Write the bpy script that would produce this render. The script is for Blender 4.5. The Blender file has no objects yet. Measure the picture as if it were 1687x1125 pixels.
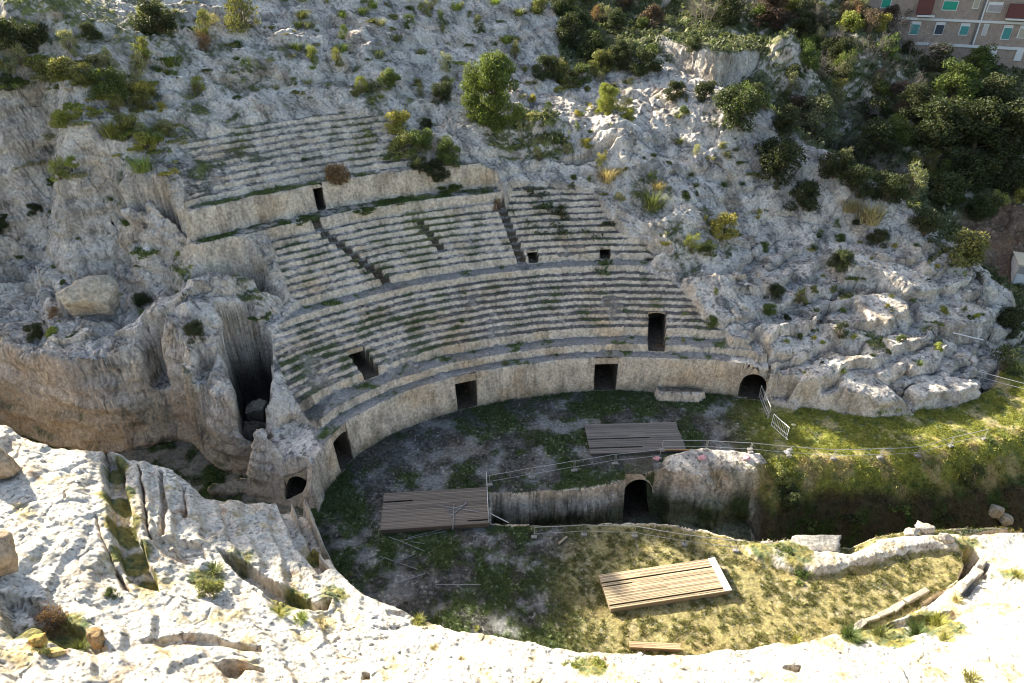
import bpy, math, random
import numpy as np
from mathutils import Vector, Matrix, Euler

random.seed(7); RNG = np.random.default_rng(11)
R = math.radians
# ------------------------------------------------------------------ camera model
PITCH, FOC, CAMH = R(32.3), 1125.0, 28.0
CP, SP = math.cos(PITCH), math.sin(PITCH)
def un(u, v, z=0.0):
    dx = (u-843.5)/FOC; dy = (v-562.5)/FOC
    a = CP-dy*SP; b = SP+dy*CP
    t = (CAMH-z)/b
    return (dx*t, a*t)
def unp(pts, z=None):
    return np.array([un(q[0], q[1], q[2] if len(q) > 2 else z) for q in pts])

# ------------------------------------------------------------------ noise
_P = np.random.default_rng(5).permutation(512).astype(np.int32)
_P = np.concatenate([_P, _P])
_G = np.stack([np.cos(np.arange(512)*2.399963), np.sin(np.arange(512)*2.399963)], 1).astype(np.float32)
def perlin(x, y):
    xi = np.floor(x).astype(np.int64); yi = np.floor(y).astype(np.int64)
    xf = (x-xi).astype(np.float32); yf = (y-yi).astype(np.float32)
    xi &= 511; yi &= 511
    u = xf*xf*xf*(xf*(xf*6-15)+10); v = yf*yf*yf*(yf*(yf*6-15)+10)
    def g(i, j, a, b):
        h = _G[_P[_P[i & 511]+(j & 511)]]
        return h[..., 0]*a+h[..., 1]*b
    n00 = g(xi, yi, xf, yf); n10 = g(xi+1, yi, xf-1, yf)
    n01 = g(xi, yi+1, xf, yf-1); n11 = g(xi+1, yi+1, xf-1, yf-1)
    a = n00+u*(n10-n00); b = n01+u*(n11-n01)
    return (a+v*(b-a))*1.5
def _blocks(f):
    def g(x, y, *a, **k):
        x = np.asarray(x); y = np.asarray(y)
        if x.size < 200000: return f(x, y, *a, **k)
        from concurrent.futures import ThreadPoolExecutor
        sh = x.shape; x = x.ravel(); y = np.broadcast_to(y, sh).ravel(); n = 49152
        with ThreadPoolExecutor(4) as ex:
            return np.concatenate(list(ex.map(lambda i: f(x[i:i+n], y[i:i+n], *a, **k), range(0, x.size, n)))).reshape(sh)
    return g
@_blocks
def fbm(x, y, s, o=4, gain=.5, ox=0., oy=0.):
    x = np.asarray(x)/s+ox+17.3; y = np.asarray(y)/s+oy+9.1
    t = 0; a = 1.0; tot = 0
    for k in range(o):
        t = t+a*perlin(x, y); tot += a; a *= gain
        x, y = 1.97*(x*.8-y*.6)+3.1, 1.97*(x*.6+y*.8)+7.7
    return t/tot
@_blocks
def ridged(x, y, s, o=4, gain=.5, ox=0., oy=0.):
    x = np.asarray(x)/s+ox+5.3; y = np.asarray(y)/s+oy+2.1
    t = 0; a = 1.0; tot = 0
    for k in range(o):
        t = t+a*(1-2*np.abs(perlin(x, y))); tot += a; a *= gain
        x, y = 2.03*(x*.8-y*.6)+3.1, 2.03*(x*.6+y*.8)+7.7
    return t/tot
def cells(x, y, s, seed=0):
    """broken-block pattern: a random height and tilt for each block, and the distance to its edge"""
    x = x/s+seed*7.7; y = y/s+seed*3.1
    xi = np.floor(x); yi = np.floor(y); d1 = np.full(x.shape, 9.); d2 = np.full(x.shape, 9.); h = np.zeros(x.shape); tx = np.zeros(x.shape); ty = np.zeros(x.shape)
    for j in (-1, 0, 1):
        for i in (-1, 0, 1):
            cx = xi+i; cy = yi+j; k = _P[_P[(cx.astype(np.int64)) & 511]+(cy.astype(np.int64) & 511)]
            px = cx+.5+.42*np.sin(k*12.9898); py = cy+.5+.42*np.sin(k*78.233+1)
            d = np.hypot(x-px, y-py); n = d < d1
            d2 = np.where(n, d1, np.minimum(d2, d)); d1 = np.where(n, d, d1)
            h = np.where(n, np.sin(k*3.7+.5), h); tx = np.where(n, (x-px)*np.sin(k*5.1), tx); ty = np.where(n, (y-py)*np.sin(k*9.3), ty)
    return h, tx+ty, (d2-d1)*s
def sstep(a, b, x):
    t = np.clip((x-a)/(b-a), 0, 1); return t*t*(3-2*t)
def poly_sd(x, y, P):
    """signed distance to a plan polygon, positive inside (-9 well outside its box)"""
    P = np.asarray(P); out = np.full(x.shape, -9.0)
    k = (x > P[:, 0].min()-1.2) & (x < P[:, 0].max()+1.2) & (y > P[:, 1].min()-1.2) & (y < P[:, 1].max()+1.2)
    if k.any(): out[k] = _poly_sd(x[k], y[k], P)
    return out
def _poly_sd(x, y, P):
    d2 = np.full(x.shape, 1e9); ins = np.zeros(x.shape, bool)
    n = len(P)
    for i in range(n):
        ax, ay = P[i]; bx, by = P[(i+1) % n]
        ex, ey = bx-ax, by-ay
        L = ex*ex+ey*ey+1e-12
        t = np.clip(((x-ax)*ex+(y-ay)*ey)/L, 0, 1)
        d2 = np.minimum(d2, (x-ax-t*ex)**2+(y-ay-t*ey)**2)
        c = ((ay > y) != (by > y))
        with np.errstate(divide='ignore', invalid='ignore'):
            xx = ax+(y-ay)/(ey if abs(ey) > 1e-12 else 1e-12)*ex
        ins ^= c & (x < xx)
    d = np.sqrt(d2)
    return np.where(ins, d, -d)
def line_d(x, y, P):
    d2 = np.full(x.shape, 1e9)
    for i in range(len(P)-1):
        ax, ay = P[i]; bx, by = P[i+1]; ex, ey = bx-ax, by-ay
        t = np.clip(((x-ax)*ex+(y-ay)*ey)/(ex*ex+ey*ey+1e-12), 0, 1)
        d2 = np.minimum(d2, (x-ax-t*ex)**2+(y-ay-t*ey)**2)
    return np.sqrt(d2)

# ------------------------------------------------------------------ the seating bowl: a profile swept round a centre
CX, CY = 7.0, 16.6
PQ = [21.55, 21.78]; PZ = [0.0, 2.55]
ROWS = []                                  # (q of the riser foot, kind)
def _add(w, h, kind):
    q = PQ[-1]+w; ROWS.append((q, kind)); PQ.append(q); PZ.append(PZ[-1]+.02)
    PQ.append(q+.07); PZ.append(PZ[-1]+h)
_add(.75, .5, 'ledge')
_add(1.02, .62, 'walk')
for k in range(8): _add(.42, .235, 'low')
_add(.42, .44, 'prae')
Q_PRAE = PQ[-1]
_add(.95, .52, 'upfirst')
for k in range(8): _add(.40, .30, 'up')
Q_UPTOP, Z_UPTOP = PQ[-1], PZ[-1]
PQ_UP, PZ_UP = list(PQ), list(PZ)
for k in range(2): _add(.40, .30, 'up')    # right half: seats run on to the top
PQ.append(PQ[-1]+12); PZ.append(PZ[-1]+5.5)
# left half: pale wall, grassy terrace, big wall, summit seats
PQ_L, PZ_L = PQ_UP[:], PZ_UP[:]
def _addL(w, h, t=.09):
    PQ_L.append(PQ_L[-1]+w); PZ_L.append(PZ_L[-1]+.02); PQ_L.append(PQ_L[-1]+t); PZ_L.append(PZ_L[-1]+h)
_addL(.42, .85); Q_PALE = PQ_L[-1]
_addL(1.15, 1.85, .2); Q_BIG = PQ_L[-1]
_addL(.9, .35)
Q_SUM0 = PQ_L[-1]
for k in range(9): _addL(.50, .31)
Q_SUM1, Z_SUM1 = PQ_L[-1], PZ_L[-1]
PQ_L.append(PQ_L[-1]+12); PZ_L.append(PZ_L[-1]+5.0)
BTH = np.array([-75, -57, -48, -38, -29, -24, -15, -4, 4, 8, 21, 40.])
B0 = np.array([-1.0, -.45, .45, .6, .35, .1, -.15, -.15, -.1, -.1, .7, 1.8])
B1 = np.array([2.6, 1.7, 1.4, .7, .45, .2, 0, -.05, .1, .2, .9, 2.])
def polar(x, y):
    th = np.degrees(np.arctan2(x-CX, y-CY)); r = np.hypot(x-CX, y-CY)
    f = np.clip((r-21.5)/5.8, 0, 1)
    b = np.interp(th, BTH, B0)*(1-f)+np.interp(th, BTH, B1)*f
    return th, r-b
def fromq(th, q):
    r = np.asarray(q, float).copy() if hasattr(q, '__len__') else float(q)
    r0 = r
    for _ in range(12):
        f = np.clip((r-21.5)/5.8, 0, 1)
        r = r0+np.interp(th, BTH, B0)*(1-f)+np.interp(th, BTH, B1)*f
    return CX+r*np.sin(np.radians(th)), CY+r*np.cos(np.radians(th))
def fromq_grid(b, S, Q):
    """plan points a lateral distance S along the arc from bearing b, at profile distance Q"""
    X = np.empty_like(S); Y = np.empty_like(S)
    for i in np.ndindex(S.shape): X[i], Y[i] = fromq(b+math.degrees(S[i]/(Q[i]+.3)), float(Q[i]))
    return X, Y
def on_profile(pts, Q, Z):
    """plan points where view rays through photograph pixels meet the stepped bowl"""
    out = []
    zz = np.arange(1.5, 18.5, .02)
    for u, v in pts:
        dx = (u-843.5)/FOC; dy = (v-562.5)/FOC; a = CP-dy*SP; b = SP+dy*CP; t = (CAMH-zz)/b
        th, q = polar(dx*t, a*t); k = int(np.argmax(np.interp(q, Q, Z) < zz)); out.append((dx*t[k], a*t[k]))
    return np.array(out)
# ------------------------------------------------------------------ macro relief: control points (u, v, z) read off the photograph
CTRL = [
 # left slope
 (0,220,13),(0,300,10.9),(100,320,10.8),(200,320,12.6),(0,400,8.6),(100,420,8.4),(200,420,8.3),
 (0,480,7),(120,500,6.8),(250,480,7.2),(-150,480,7),(-150,300,11.5),
 (0,560,6.2),(120,575,6.2),(230,585,6.1),(390,600,5.6),(350,480,8.2),(-150,580,6.2),
 # above the seats
 (800,200,14.0),(900,220,13.0),(1000,230,12.8),
 (870,262,11.6),(980,262,11.4),(1080,250,11.6),(1120,330,9.3),(1100,400,7.7),
 # right rock
 (1200,280,10.3),(1300,330,8.0),(1200,380,7.2),(1300,430,5.8),(1400,400,6.1),(1250,500,4.4),(1350,520,3.9),(1450,480,4.2),
 (1250,580,3.2),(1350,600,2.4),(1450,580,2.9),(1550,560,2.6),(1550,480,4.2),(1500,640,1.0),(1400,645,1.1),(1300,640,1.6),
 (1560,400,5.4),(1480,340,8.0),(1380,280,10.2),(1250,200,13.2),(1130,130,15.0),(1050,80,16.9),(1610,440,4.4),(1640,490,3.2),(1600,540,2.2),
 # ravine
 (1000,30,18.0),(1080,70,16.6),(1200,150,13.2),(1330,240,9.4),(1450,300,7.4),(1550,360,5.2),(1620,420,3.2),(1687,470,1.6),(1687,560,.4),(1800,500,1.2),
 (1300,140,13.0),(1420,200,10.8),(1550,280,7.8),(1660,370,4.6),(1800,350,4.6),
 # far bank
 (1150,95,15.6),(1280,120,14.0),(1100,20,18.4),(1200,40,18.0),(1300,60,18.0),(1400,60,17.4),(1400,130,14.2),(1500,120,14.2),(1500,200,11.4),
 (1600,120,13.6),(1687,120,13.6),(1600,200,11.0),(1687,200,11.0),(1800,120,13.6),(1800,220,10.4),(1500,60,16.2),(1100,-20,19.2),(1300,-20,18.5),
]
SAZ, SEL = R(-50), R(24.5)
def light_plane(x, y):
    """height of the last sun ray over a plan point: the crest of the hill runs along it, as the raking light on its top shows"""
    hx, hy = math.sin(SAZ), math.cos(SAZ); s = x*hx+y*hy; w = x*hy-y*hx
    return (s-np.interp(w, [5, 8, 15, 23, 34.5, 42, 50, 62], [16, 16, 13.2, 11.4, 9.3, 6.6, 4, 0]))*math.tan(SEL)
GRAZE = [(0,20,.1),(150,10,0),(300,5,0),(450,0,0),(600,12,.1),(750,5,.3),(860,20,.6),(0,120,.9),(100,140,.7),(220,150,.6),(350,110,.3),(500,100,.3),(650,110,.4),(800,100,.7),(900,60,.8),(420,165,.3),(560,150,.3),(690,160,.9),
         (100,230,1.2),(200,225,.9),(900,150,.6),(1000,150,.8),(1000,90,.8),(1060,60,1.0),(-150,120,.9),(-150,20,.1),(-120,60,.3)]
def build_macro():
    P = [un(u, v, z)+(z,) for u, v, z in CTRL]
    for u, v, off in GRAZE:
        zz = np.arange(3, 27.5, .02); dx = (u-843.5)/FOC; dy = (v-562.5)/FOC; t = (CAMH-zz)/(SP+dy*CP); X = dx*t; Y = (CP-dy*SP)*t
        k = int(np.argmax(light_plane(X, Y)-off+(.3 if u < 700 else 0)-zz < 0)); P.append((X[k], Y[k], zz[k])); print('graze', u, v, round(X[k], 1), round(Y[k], 1), round(zz[k], 1))
    for th in np.arange(-54, 24, 6.0):
        for q in (21.8, 24.5, 27, 28.5, 31):
            if q > 30 and th > 12: continue
            x, y = fromq(th, q); P.append((x, y, float(np.interp(q, PQ, PZ))))
    for th in np.arange(-47, -20, 5.0):
        for q in (33, 36.0, 38.5, 40.3, 42.5):
            x, y = fromq(th, q); P.append((x, y, float(np.interp(q, PQ_L, PZ_L))))
    for x, y in on_profile([(640,190),(600,184),(560,182),(500,190),(440,198),(380,211),(325,222),(290,236),(276,262),(296,300)], PQ_L, PZ_L):
            th, q = polar(np.array([x]), np.array([y])); P.append((x, y, float(np.interp(q[0], PQ_L, PZ_L))))
    for q3 in ((700,240),(715,268),(670,215)):
        for zz in np.arange(12, 17, .05):
            x, y = un(q3[0], q3[1], zz); th, q = polar(np.array([x]), np.array([y]))
            if np.interp(q[0], PQ_L, PZ_L) < zz+.03: P.append((x, y, zz)); break
    # unseen ridge shaped to cast the bowl's shadow, and the ground beyond
    for x, y, off in [(-62, 72, 0), (-50, 74, 0), (-40, 76, 0), (-30, 78, 0), (-20, 80, .3), (-10, 82, .6), (-70, 62, .5), (-60, 60, .3), (0, 82, 1.2)]:
        P.append((x, y, float(light_plane(x, y)-off)))
    for (x, y, z) in [(-62, 96, 35), (-40, 98, 31), (-20, 98, 27), (0, 97, 25), (14, 97, 27), (27, 98, 32), (44, 100, 33), (62, 100, 31), (-72, 50, 17), (-66, 40, 9), (-60, 30, 6.3), (-40, 118, 30), (0, 118, 26), (40, 114, 30), (-90, 100, 34), (80, 108, 19), (90, 80, 13), (90, 50, 5)]:  # out-of-view far crest raised to put the ravine in shade
        P.append((x, y, z))
    P = np.array(P)
    xy, z = P[:, :2]/40, P[:, 2]
    n = len(P)
    def K(d2): return .5*d2*np.log(d2+1e-9)
    d2 = ((xy[:, None]-xy[None])**2).sum(2)
    A = np.zeros((n+3, n+3)); A[:n, :n] = K(d2)+np.eye(n)*4e-4
    A[:n, n] = 1; A[:n, n+1:] = xy; A[n, :n] = 1; A[n+1:, :n] = xy.T
    w = np.linalg.solve(A, np.concatenate([z, [0, 0, 0]]))
    gx = np.arange(-110, 111, .75); gy = np.arange(0, 131, .75)
    X, Y = np.meshgrid(gx, gy); Q = np.stack([X.ravel(), Y.ravel()], 1)/40
    out = np.empty(len(Q))
    for i in range(0, len(Q), 8000):
        q = Q[i:i+8000]
        out[i:i+8000] = K(((q[:, None]-xy[None])**2).sum(2)) @ w[:n]+w[n]+q @ w[n+1:]
    return gx, gy, out.reshape(X.shape)
_gx, _gy, _gz = build_macro()
def bil(gx, gy, gz, x, y):
    fx = np.clip((x-gx[0])/(gx[1]-gx[0]), 0, len(gx)-1.001); fy = np.clip((y-gy[0])/(gy[1]-gy[0]), 0, len(gy)-1.001)
    i = fx.astype(int); j = fy.astype(int); a = fx-i; b = fy-j
    return (gz[j, i]*(1-a)+gz[j, i+1]*a)*(1-b)+(gz[j+1, i]*(1-a)+gz[j+1, i+1]*a)*b

# plan polygons (photograph pixel, height)
P_LOW = np.vstack([on_profile([(446,556),(456,592),(474,642),(500,684)], PQ, PZ), unp([(530,735,2.55),(555,745,2.5),(600,700,2.5),(700,655,2.5),(884,622,2.3),(1048,608,2.3),(1214,612,2.4)]),
                   on_profile([(1204,575),(1196,556),(1160,520),(1138,492),(1108,462),(1060,438)], PQ, PZ), np.array([fromq(t, Q_PRAE+.9) for t in (8, 0, -8, -16, -24, -32, -38, -44)])])
P_UP = np.vstack([np.array([fromq(t, Q_PRAE+.6) for t in (-43, -36, -28, -20, -12, -4, 3, 9)]), on_profile([(1108,428),(1092,410),(1040,398),(1000,352),(975,318)], PQ, PZ), on_profile([(900,306),(842,306)], PQ, PZ),
                  np.array([fromq(t, Q_UPTOP+.15) for t in (-13, -20, -28, -36, -42.5)]), on_profile([(458,440),(480,490)], PQ, PZ)])
P_TOP = np.vstack([np.array([fromq(t, Q_UPTOP+.05) for t in (-42.5, -36, -28, -20, -13.2)]), on_profile([(822,300),(812,272),(760,262),(716,272),(690,250),(664,214),(640,192)], PQ_L, PZ_L),
                   on_profile([(560,184),(440,200),(330,224),(296,236),(282,262),(300,300),(300,352),(296,375),(335,410)], PQ_L, PZ_L)])
ARENA = None
def arena_poly():
    P = [fromq(t, 21.6) for t in np.arange(-57, 23, 2.0)]
    P += [un(*q) for q in [(1214,654),(1260,658),(1300,660),(1345,668),(1400,678),(1480,676),(1540,662),(1600,652),(1632,628),(1640,590),(1687,560),(1900,560)]]
    P += [un(*q) for q in [(1950,870),(1687,872,.3),(1600,885,.4)]]
    P += [un(*q) for q in [(1612,925,.5),(1600,960,.6),(1520,1000,.8),(1400,1035,1.2),(1330,1045,1.6),(1200,1065,2),(1130,1074,2.2),(950,1068,2.2),(830,1048,2.3),(780,1035,2.3),(680,1005,2.3),(600,970,2.2),(560,940,2),(535,905,1.6),(508,840,1.0)]]
    return np.array(P)
ARENA = arena_poly()
QUARRY = np.array([un(*q) for q in [(-260,640),(-60,660),(0,674),(21,681),(71,700),(117,717),(178,728),(220,724),(270,710),(309,703),(345,712),(385,752),(410,760),(448,752),(468,770),(440,800),(520,815),(540,850),
                                    (480,835,2.0),(415,826,3.0),(340,818,4.0),(325,790,4.6),(285,768,5.2),(200,765,5.8),(160,735,6.3),(100,733,6.6),(40,703,7.0),(0,697,7.2),(-260,660,8.0)]])
PIT = np.array([un(*q) for q in [(806,813),(850,812),(906,809),(977,802),(1030,790),(1075,776),(1130,778),(1200,775),(1262,765),(1285,752),(1350,752),(1450,748),(1540,738),(1620,726),(1720,690),(1950,690),
                                 (1950,880),(1687,868),(1560,872),(1500,874),(1445,884),(1400,904),(1300,890),(1215,892),(1180,882),(1119,868),(995,864),(870,866),(806,864)]])
DEEP = np.array([(-18.1, 36.3), (-17.8, 35.4), (-17.3, 33.6), (-16.7, 32.4), (-16.1, 31.3), (-15.8, 30.4), (-14.1, 30.4), (-13.85, 31.4), (-14.25, 33.6), (-14.75, 35.6), (-15.2, 36.6), (-16.4, 37.3)])
DEEP2 = unp([(290,470,8.2),(335,440,8.6),(390,425,8.6),(440,440,8.2),(478,500,6.6),(475,520,6.0),(430,530,5.0),(412,565,3.5),(330,562,4.0),(296,545,4.6)])
NICHE = unp([(205,350,11.2),(290,342,11.6),(318,408,9.6),(330,420,9.2),(275,426,8.4),(205,428,8.2),(196,400,9)])
BLOCK = np.array([un(*q) for q in [(478,813,0),(515,812,0),(532,812,0),(556,770,0)]]+[un(560,738,2.4), un(540,705,2.7), un(480,690,2.6), un(440,720,2.2), un(432,760,1.3)])
# near bank of the amphitheatre: rim line then up towards the camera
BANKC = [(340,818,3.9),(285,768,5.0),(200,768,5.7),(160,737,6.1),(100,735,6.4),(40,703,6.8),(0,697,7),(-300,660,8.2),(0,850,7.0),(0,1000,7.4),(-200,1000,8.5),(0,1125,8),(-300,1125,9.5),(170,860,6.3),(230,950,5.4),(150,1000,6.3),
         (340,880,4.4),(330,960,4.6),(420,900,3.4),(480,960,3.2),(560,945,2.2),(600,972,2.1),(620,1060,3.0),(450,1050,4.2),(300,1125,6.2),(500,1125,4.6),(700,1015,2.2),(780,1037,2.3),(843,1125,3.6),
         (830,1048,2.3),(950,1068,2.2),(950,1125,3.4),(1130,1074,2.2),(1200,1065,2.1),(1150,1125,3.2),(1330,1048,1.7),(1400,1035,1.3),(1520,1000,1.0),(1600,960,.8),(1612,925,.6),(1520,1060,2.0),(1687,1125,3.3),
         (1687,980,1.4),(1687,900,.5),(1900,900,1.0),(1900,1125,4.5),(1430,1010,1.0)]
def build_bank():
    P = np.array([un(u, v, z)+(z,) for u, v, z in BANKC]+[(0, 8, 7.2), (-15, 6, 10), (15, 7, 7), (30, 8, 8), (-30, 8, 12), (-45, 20, 11), (45, 14, 6), (0, 2, 10.5), (-30, 0, 15), (30, 0, 12)])
    xy, z = P[:, :2]/20, P[:, 2]; n = len(P)
    def K(d2): return .5*d2*np.log(d2+1e-9)
    A = np.zeros((n+3, n+3)); A[:n, :n] = K(((xy[:, None]-xy[None])**2).sum(2))+np.eye(n)*2e-3
    A[:n, n] = 1; A[:n, n+1:] = xy; A[n, :n] = 1; A[n+1:, :n] = xy.T
    w = np.linalg.solve(A, np.concatenate([z, [0, 0, 0]]))
    gx = np.arange(-70, 71, .5); gy = np.arange(-4, 46, .5)
    X, Y = np.meshgrid(gx, gy); Q = np.stack([X.ravel(), Y.ravel()], 1)/20
    out = np.empty(len(Q))
    for i in range(0, len(Q), 8000):
        q = Q[i:i+8000]; out[i:i+8000] = K(((q[:, None]-xy[None])**2).sum(2)) @ w[:n]+w[n]+q @ w[n+1:]
    return gx, gy, out.reshape(X.shape)
_bx, _by, _bz = build_bank()
NEARLINE = np.array([un(-300,660,8), un(0,697,7), un(100,735,6.4), un(160,737,6.1), un(285,768,5), un(340,818,3.9), un(480,832,2.0), un(506,838,1.0), un(540,905,1.2), un(560,942,1.8), un(600,972,2.1), un(680,1005,2.2), un(780,1036,2.3), un(830,1048,2.3), un(950,1068,2.2), un(1130,1074,2.2), un(1330,1048,1.7), un(1500,1005,1), un(1612,925,.5), un(1640,880,.3), un(1950,872,.6)])
NEARPOLY = np.vstack([NEARLINE, [(60, -10), (-80, -10), (-80, 30)]])

def tier_steps(d, step, sharp=.16):
    k = np.floor(d/step); f = d/step-k
    return (k+sstep(1-sharp, 1, f))*step

def terrain(x, y, detail=True, full=True):
    """height and ids of the ground at plan points. full=False leaves the doors' passages open"""
    wx = fbm(x, y, 1.1, 3)*.13; wy = fbm(x, y, 1.1, 3, ox=40)*.13           # ragged edges
    xw, yw = x+wx, y+wy
    sx, sy = x+fbm(x, y, .9, 4, .62, ox=7)*.10, y+fbm(x, y, .9, 4, .62, ox=27)*.10      # cut stone: less ragged
    z = bil(_gx, _gy, _gz, x, y)
    idm = np.zeros(x.shape, np.int32)
    # natural rock: tilted strata ledges + karst roughness
    rough = np.ones(x.shape)
    t = z+.10*x-.04*y+fbm(x, y, 9, 3)*1.5
    led = tier_steps(t, 1.25, .28)-t
    rvn = sstep(0, 3, (x-12)-(60-y)*.9)*sstep(44, 52, y)
    ledw = .45+.45*sstep(14, 20, x)*sstep(2, 8, z+0*x)*(1-sstep(46, 56, y)) + .25*sstep(-14, -22, x)*(1-sstep(44, 54, y))
    ledw = ledw*(.35+.65*sstep(-.25, .3, fbm(x, y, 7, 2, ox=11)))
    nat = led*ledw*.9*(1-.85*rvn)
    nat = nat+ridged(x, y, 6.0, 4, .55)*.55+ridged(xw, yw, 1.9, 4, .6, ox=3)*.30+np.minimum(ridged(xw, yw, 3.1, 2, .5, ox=61), .1)*.25
    wx2, wy2 = fbm(x, y, 2.5, 3, ox=91)*.9, fbm(x, y, 2.5, 3, ox=95)*.9
    h1, t1, e1 = cells((x+wx2)*.62+(y+wy2)*.22, (y+wy2)*1.25-(x+wx2)*.28, 3.9, 1)
    h2, t2, e2 = cells(x+wx2*.6, (y+wy2*.6)*1.3, 1.25, 2)
    slabw = sstep(13.5, 19, x)*sstep(54, 46, y)*(1-rvn)
    bw = .34+.85*slabw+.35*sstep(-13, -18, x)*sstep(46, 42, y)
    nat = nat*(1-.6*slabw)+bw*((h1*.55+t1*.55)*(1-.45*slabw)*sstep(0, .5, e1)-.55*sstep(.30, 0, e1)+(1-.75*slabw)*((h2*.16+t2*.25)*sstep(0, .25, e2)-.14*sstep(.16, 0, e2)))
    tst = z-.16*x+.10*y+h1*.5+fbm(x, y, 3.5, 3, ox=47)*.8
    nat = nat+slabw*((tier_steps(tst, 1.0, .09)-tst)*.85-.4)
    rough = rough*(.45+.75*sstep(-.3, .35, fbm(x, y, 4.5, 2, ox=77)))*(1-.55*slabw)
    # seating bowl
    th, q = polar(sx, sy)
    q = q+(fbm(x, y, 2.4, 3, ox=57)*.30+fbm(x, y, .7, 2, ox=59)*.07)*(q > Q_UPTOP+.3)*(poly_sd(x, y, P_TOP) > -1)
    pz = np.interp(q, PQ, PZ); pzl = np.interp(q, PQ_L, PZ_L)
    sm = np.interp(q, [21.55, 21.78, 22.6, 23.7, Q_PRAE, Q_PRAE+1, Q_UPTOP+.8, 46], [0, 2.55, 2.9, 3.6, 6.1, 6.4, 10, 16]) - .1
    dlow, dup, dtop = poly_sd(xw, yw, P_LOW), poly_sd(xw, yw, P_UP), poly_sd(xw, yw, P_TOP)
    er = fbm(x, y, 3.2, 4, .62, ox=31)*1.05-.16
    er = np.maximum(er, .62*sstep(16, 22, th)+er*.5)
    er = np.where(dup > -.5, np.maximum(er, .9*sstep(3.5, 9, th)-.35+fbm(x, y, 2, 2, ox=3)*.5), er)
    ero = sstep(.03, .36, er)*.85
    pz = pz+fbm(x, y, 1.5, 3, ox=14)*.07*(q > 22.7); stepz = pz*(1-ero)+(sm+ridged(x, y, .8, 3)*.13)*ero
    e3 = sstep(.10, .40, fbm(x, y, 2.4, 4, .62, ox=37)*1.1-.05+.5*sstep(-39, -45, th))*(q > Q_SUM0+.3)*.85; sml = np.interp(q, [Q_SUM0, Q_SUM1, Q_SUM1+12], [Z_SUM1-2.97, Z_SUM1, Z_SUM1+5])-.12
    stepl = (pzl-.06*np.maximum(fbm(x, y, 1.3, 3, ox=5), 0)+fbm(x, y, 1.5, 3, ox=14)*.06)*(1-e3)+(sml+ridged(x, y, .9, 3)*.14)*e3
    ml, mu, mt = sstep(-.12, .22, dlow), sstep(-.12, .22, dup), sstep(-.15, .3, dtop)
    z = z+nat*(1-np.maximum.reduce([ml, mu, mt]))
    z = z*(1-mu)+stepz*mu
    z = z*(1-ml)+stepz*ml
    z = z*(1-mt)+stepl*mt
    rough = rough*(1-.82*np.maximum.reduce([ml, mu, mt])*(1-ero*.6))
    # podium top beyond the seats (thin strip up to the wall)
    ps = (q > 21.2) & (q < 22.8) & (th > -57) & (th < 23.5)
    z = np.where(ps & (dlow < .3), np.interp(q, PQ, PZ), z); rough = np.where(ps, .12, rough)
    # quarried hollows
    def carve(z, P, floor, w=.25, warp=1.0):
        d = poly_sd(x+wx*warp*.7, y+wy*warp*.7, P); m = sstep(0, w, d)
        return z*(1-m)+np.minimum(z, floor)*m, m
    z, mn = carve(z, NICHE, 8.1+.25*(x-NICHE[0, 0])*0, .3)
    z, m2 = carve(z, DEEP2, 3.6+.22*(y-36)+fbm(x, y, 2, 2)*.2, .7)
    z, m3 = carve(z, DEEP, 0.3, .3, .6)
    # block at the bowl's left end, with the arched passage
    db = poly_sd(xw, yw, BLOCK); mb = sstep(0, .3, db)
    z = z*(1-mb)+(2.35+fbm(x, y, 1.4, 3)*.15+.12*(y-28))*mb
    # arena floor and the dug-out pit
    fl = fbm(x, y, 6, 3)*.07+fbm(x, y, .8, 3, ox=9)*.045
    da = poly_sd(sx, sy, ARENA); ma = sstep(0, .16, da)
    right = sstep(17, 24, x)
    da2 = poly_sd(xw, yw, ARENA); ma = np.where(right > .3, sstep(0, .5, da2), ma)
    z = z*(1-ma)+fl*ma
    # near bank
    bank = bil(_bx, _by, _bz, x, y)
    dn = poly_sd(xw, yw, NEARPOLY); mnr = sstep(-.1, .25, dn)
    bt = bank+fbm(x, y, 3.5, 3, ox=2)*.25
    tt = bt-.12*x
    bled = (tier_steps(tt+fbm(x, y, 2.5, 3, ox=8)*.35, .62, .3)-tt)*(.45+.4*fbm(x, y, 4, 2, ox=15))
    bz = bank+np.where(True, bled*.75, 0)+ridged(xw, yw, 1.9, 4, .52, ox=6)*.18*(1-.35*sstep(-4, 6, x))+ridged(xw, yw, .5, 2, .5, ox=16)*.022+((h2*.05+t2*.12)*sstep(0, .2, e2)-.13*sstep(.08, 0, e2)*sstep(.15, .4, fbm(x, y, 2.2, 2, ox=19)))*.6*(1-.4*sstep(2, 8, x))-.07*sstep(.014, .002, np.abs(fbm(xw, yw, 4.5, 2, .4, ox=83)))*sstep(0, .2, fbm(x, y, 3, 2, ox=88))
    # quarry corridor floor at the left
    dq = poly_sd(x+wx*.5, y+wy*.5, QUARRY); mq = np.clip(dq/1.15, 0, 1)**.8; mq = np.where(y < 27, sstep(0, .4, dq), mq)
    z = z*(1-mq)+np.minimum(z, fl+fbm(x, y, 1.2, 3, ox=2)*.2)*mq
    z = z*(1-mnr)+bz*mnr
    far_q = mq*(1-mnr)
    pw = sstep(8, 9.5, x)*(1-sstep(14.5, 16, x)); xp, yp = xw+fbm(x, y, 1.5, 3, .6, ox=66)*.55*pw, yw+fbm(x, y, 1.5, 3, .6, ox=68)*.6*pw
    dp = poly_sd(xp, yp, PIT)
    wide = .28+.85*sstep(8.6, 10, x)+3.3*sstep(14.0, 15.6, x)+.8*sstep(16, 24, x)
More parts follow.
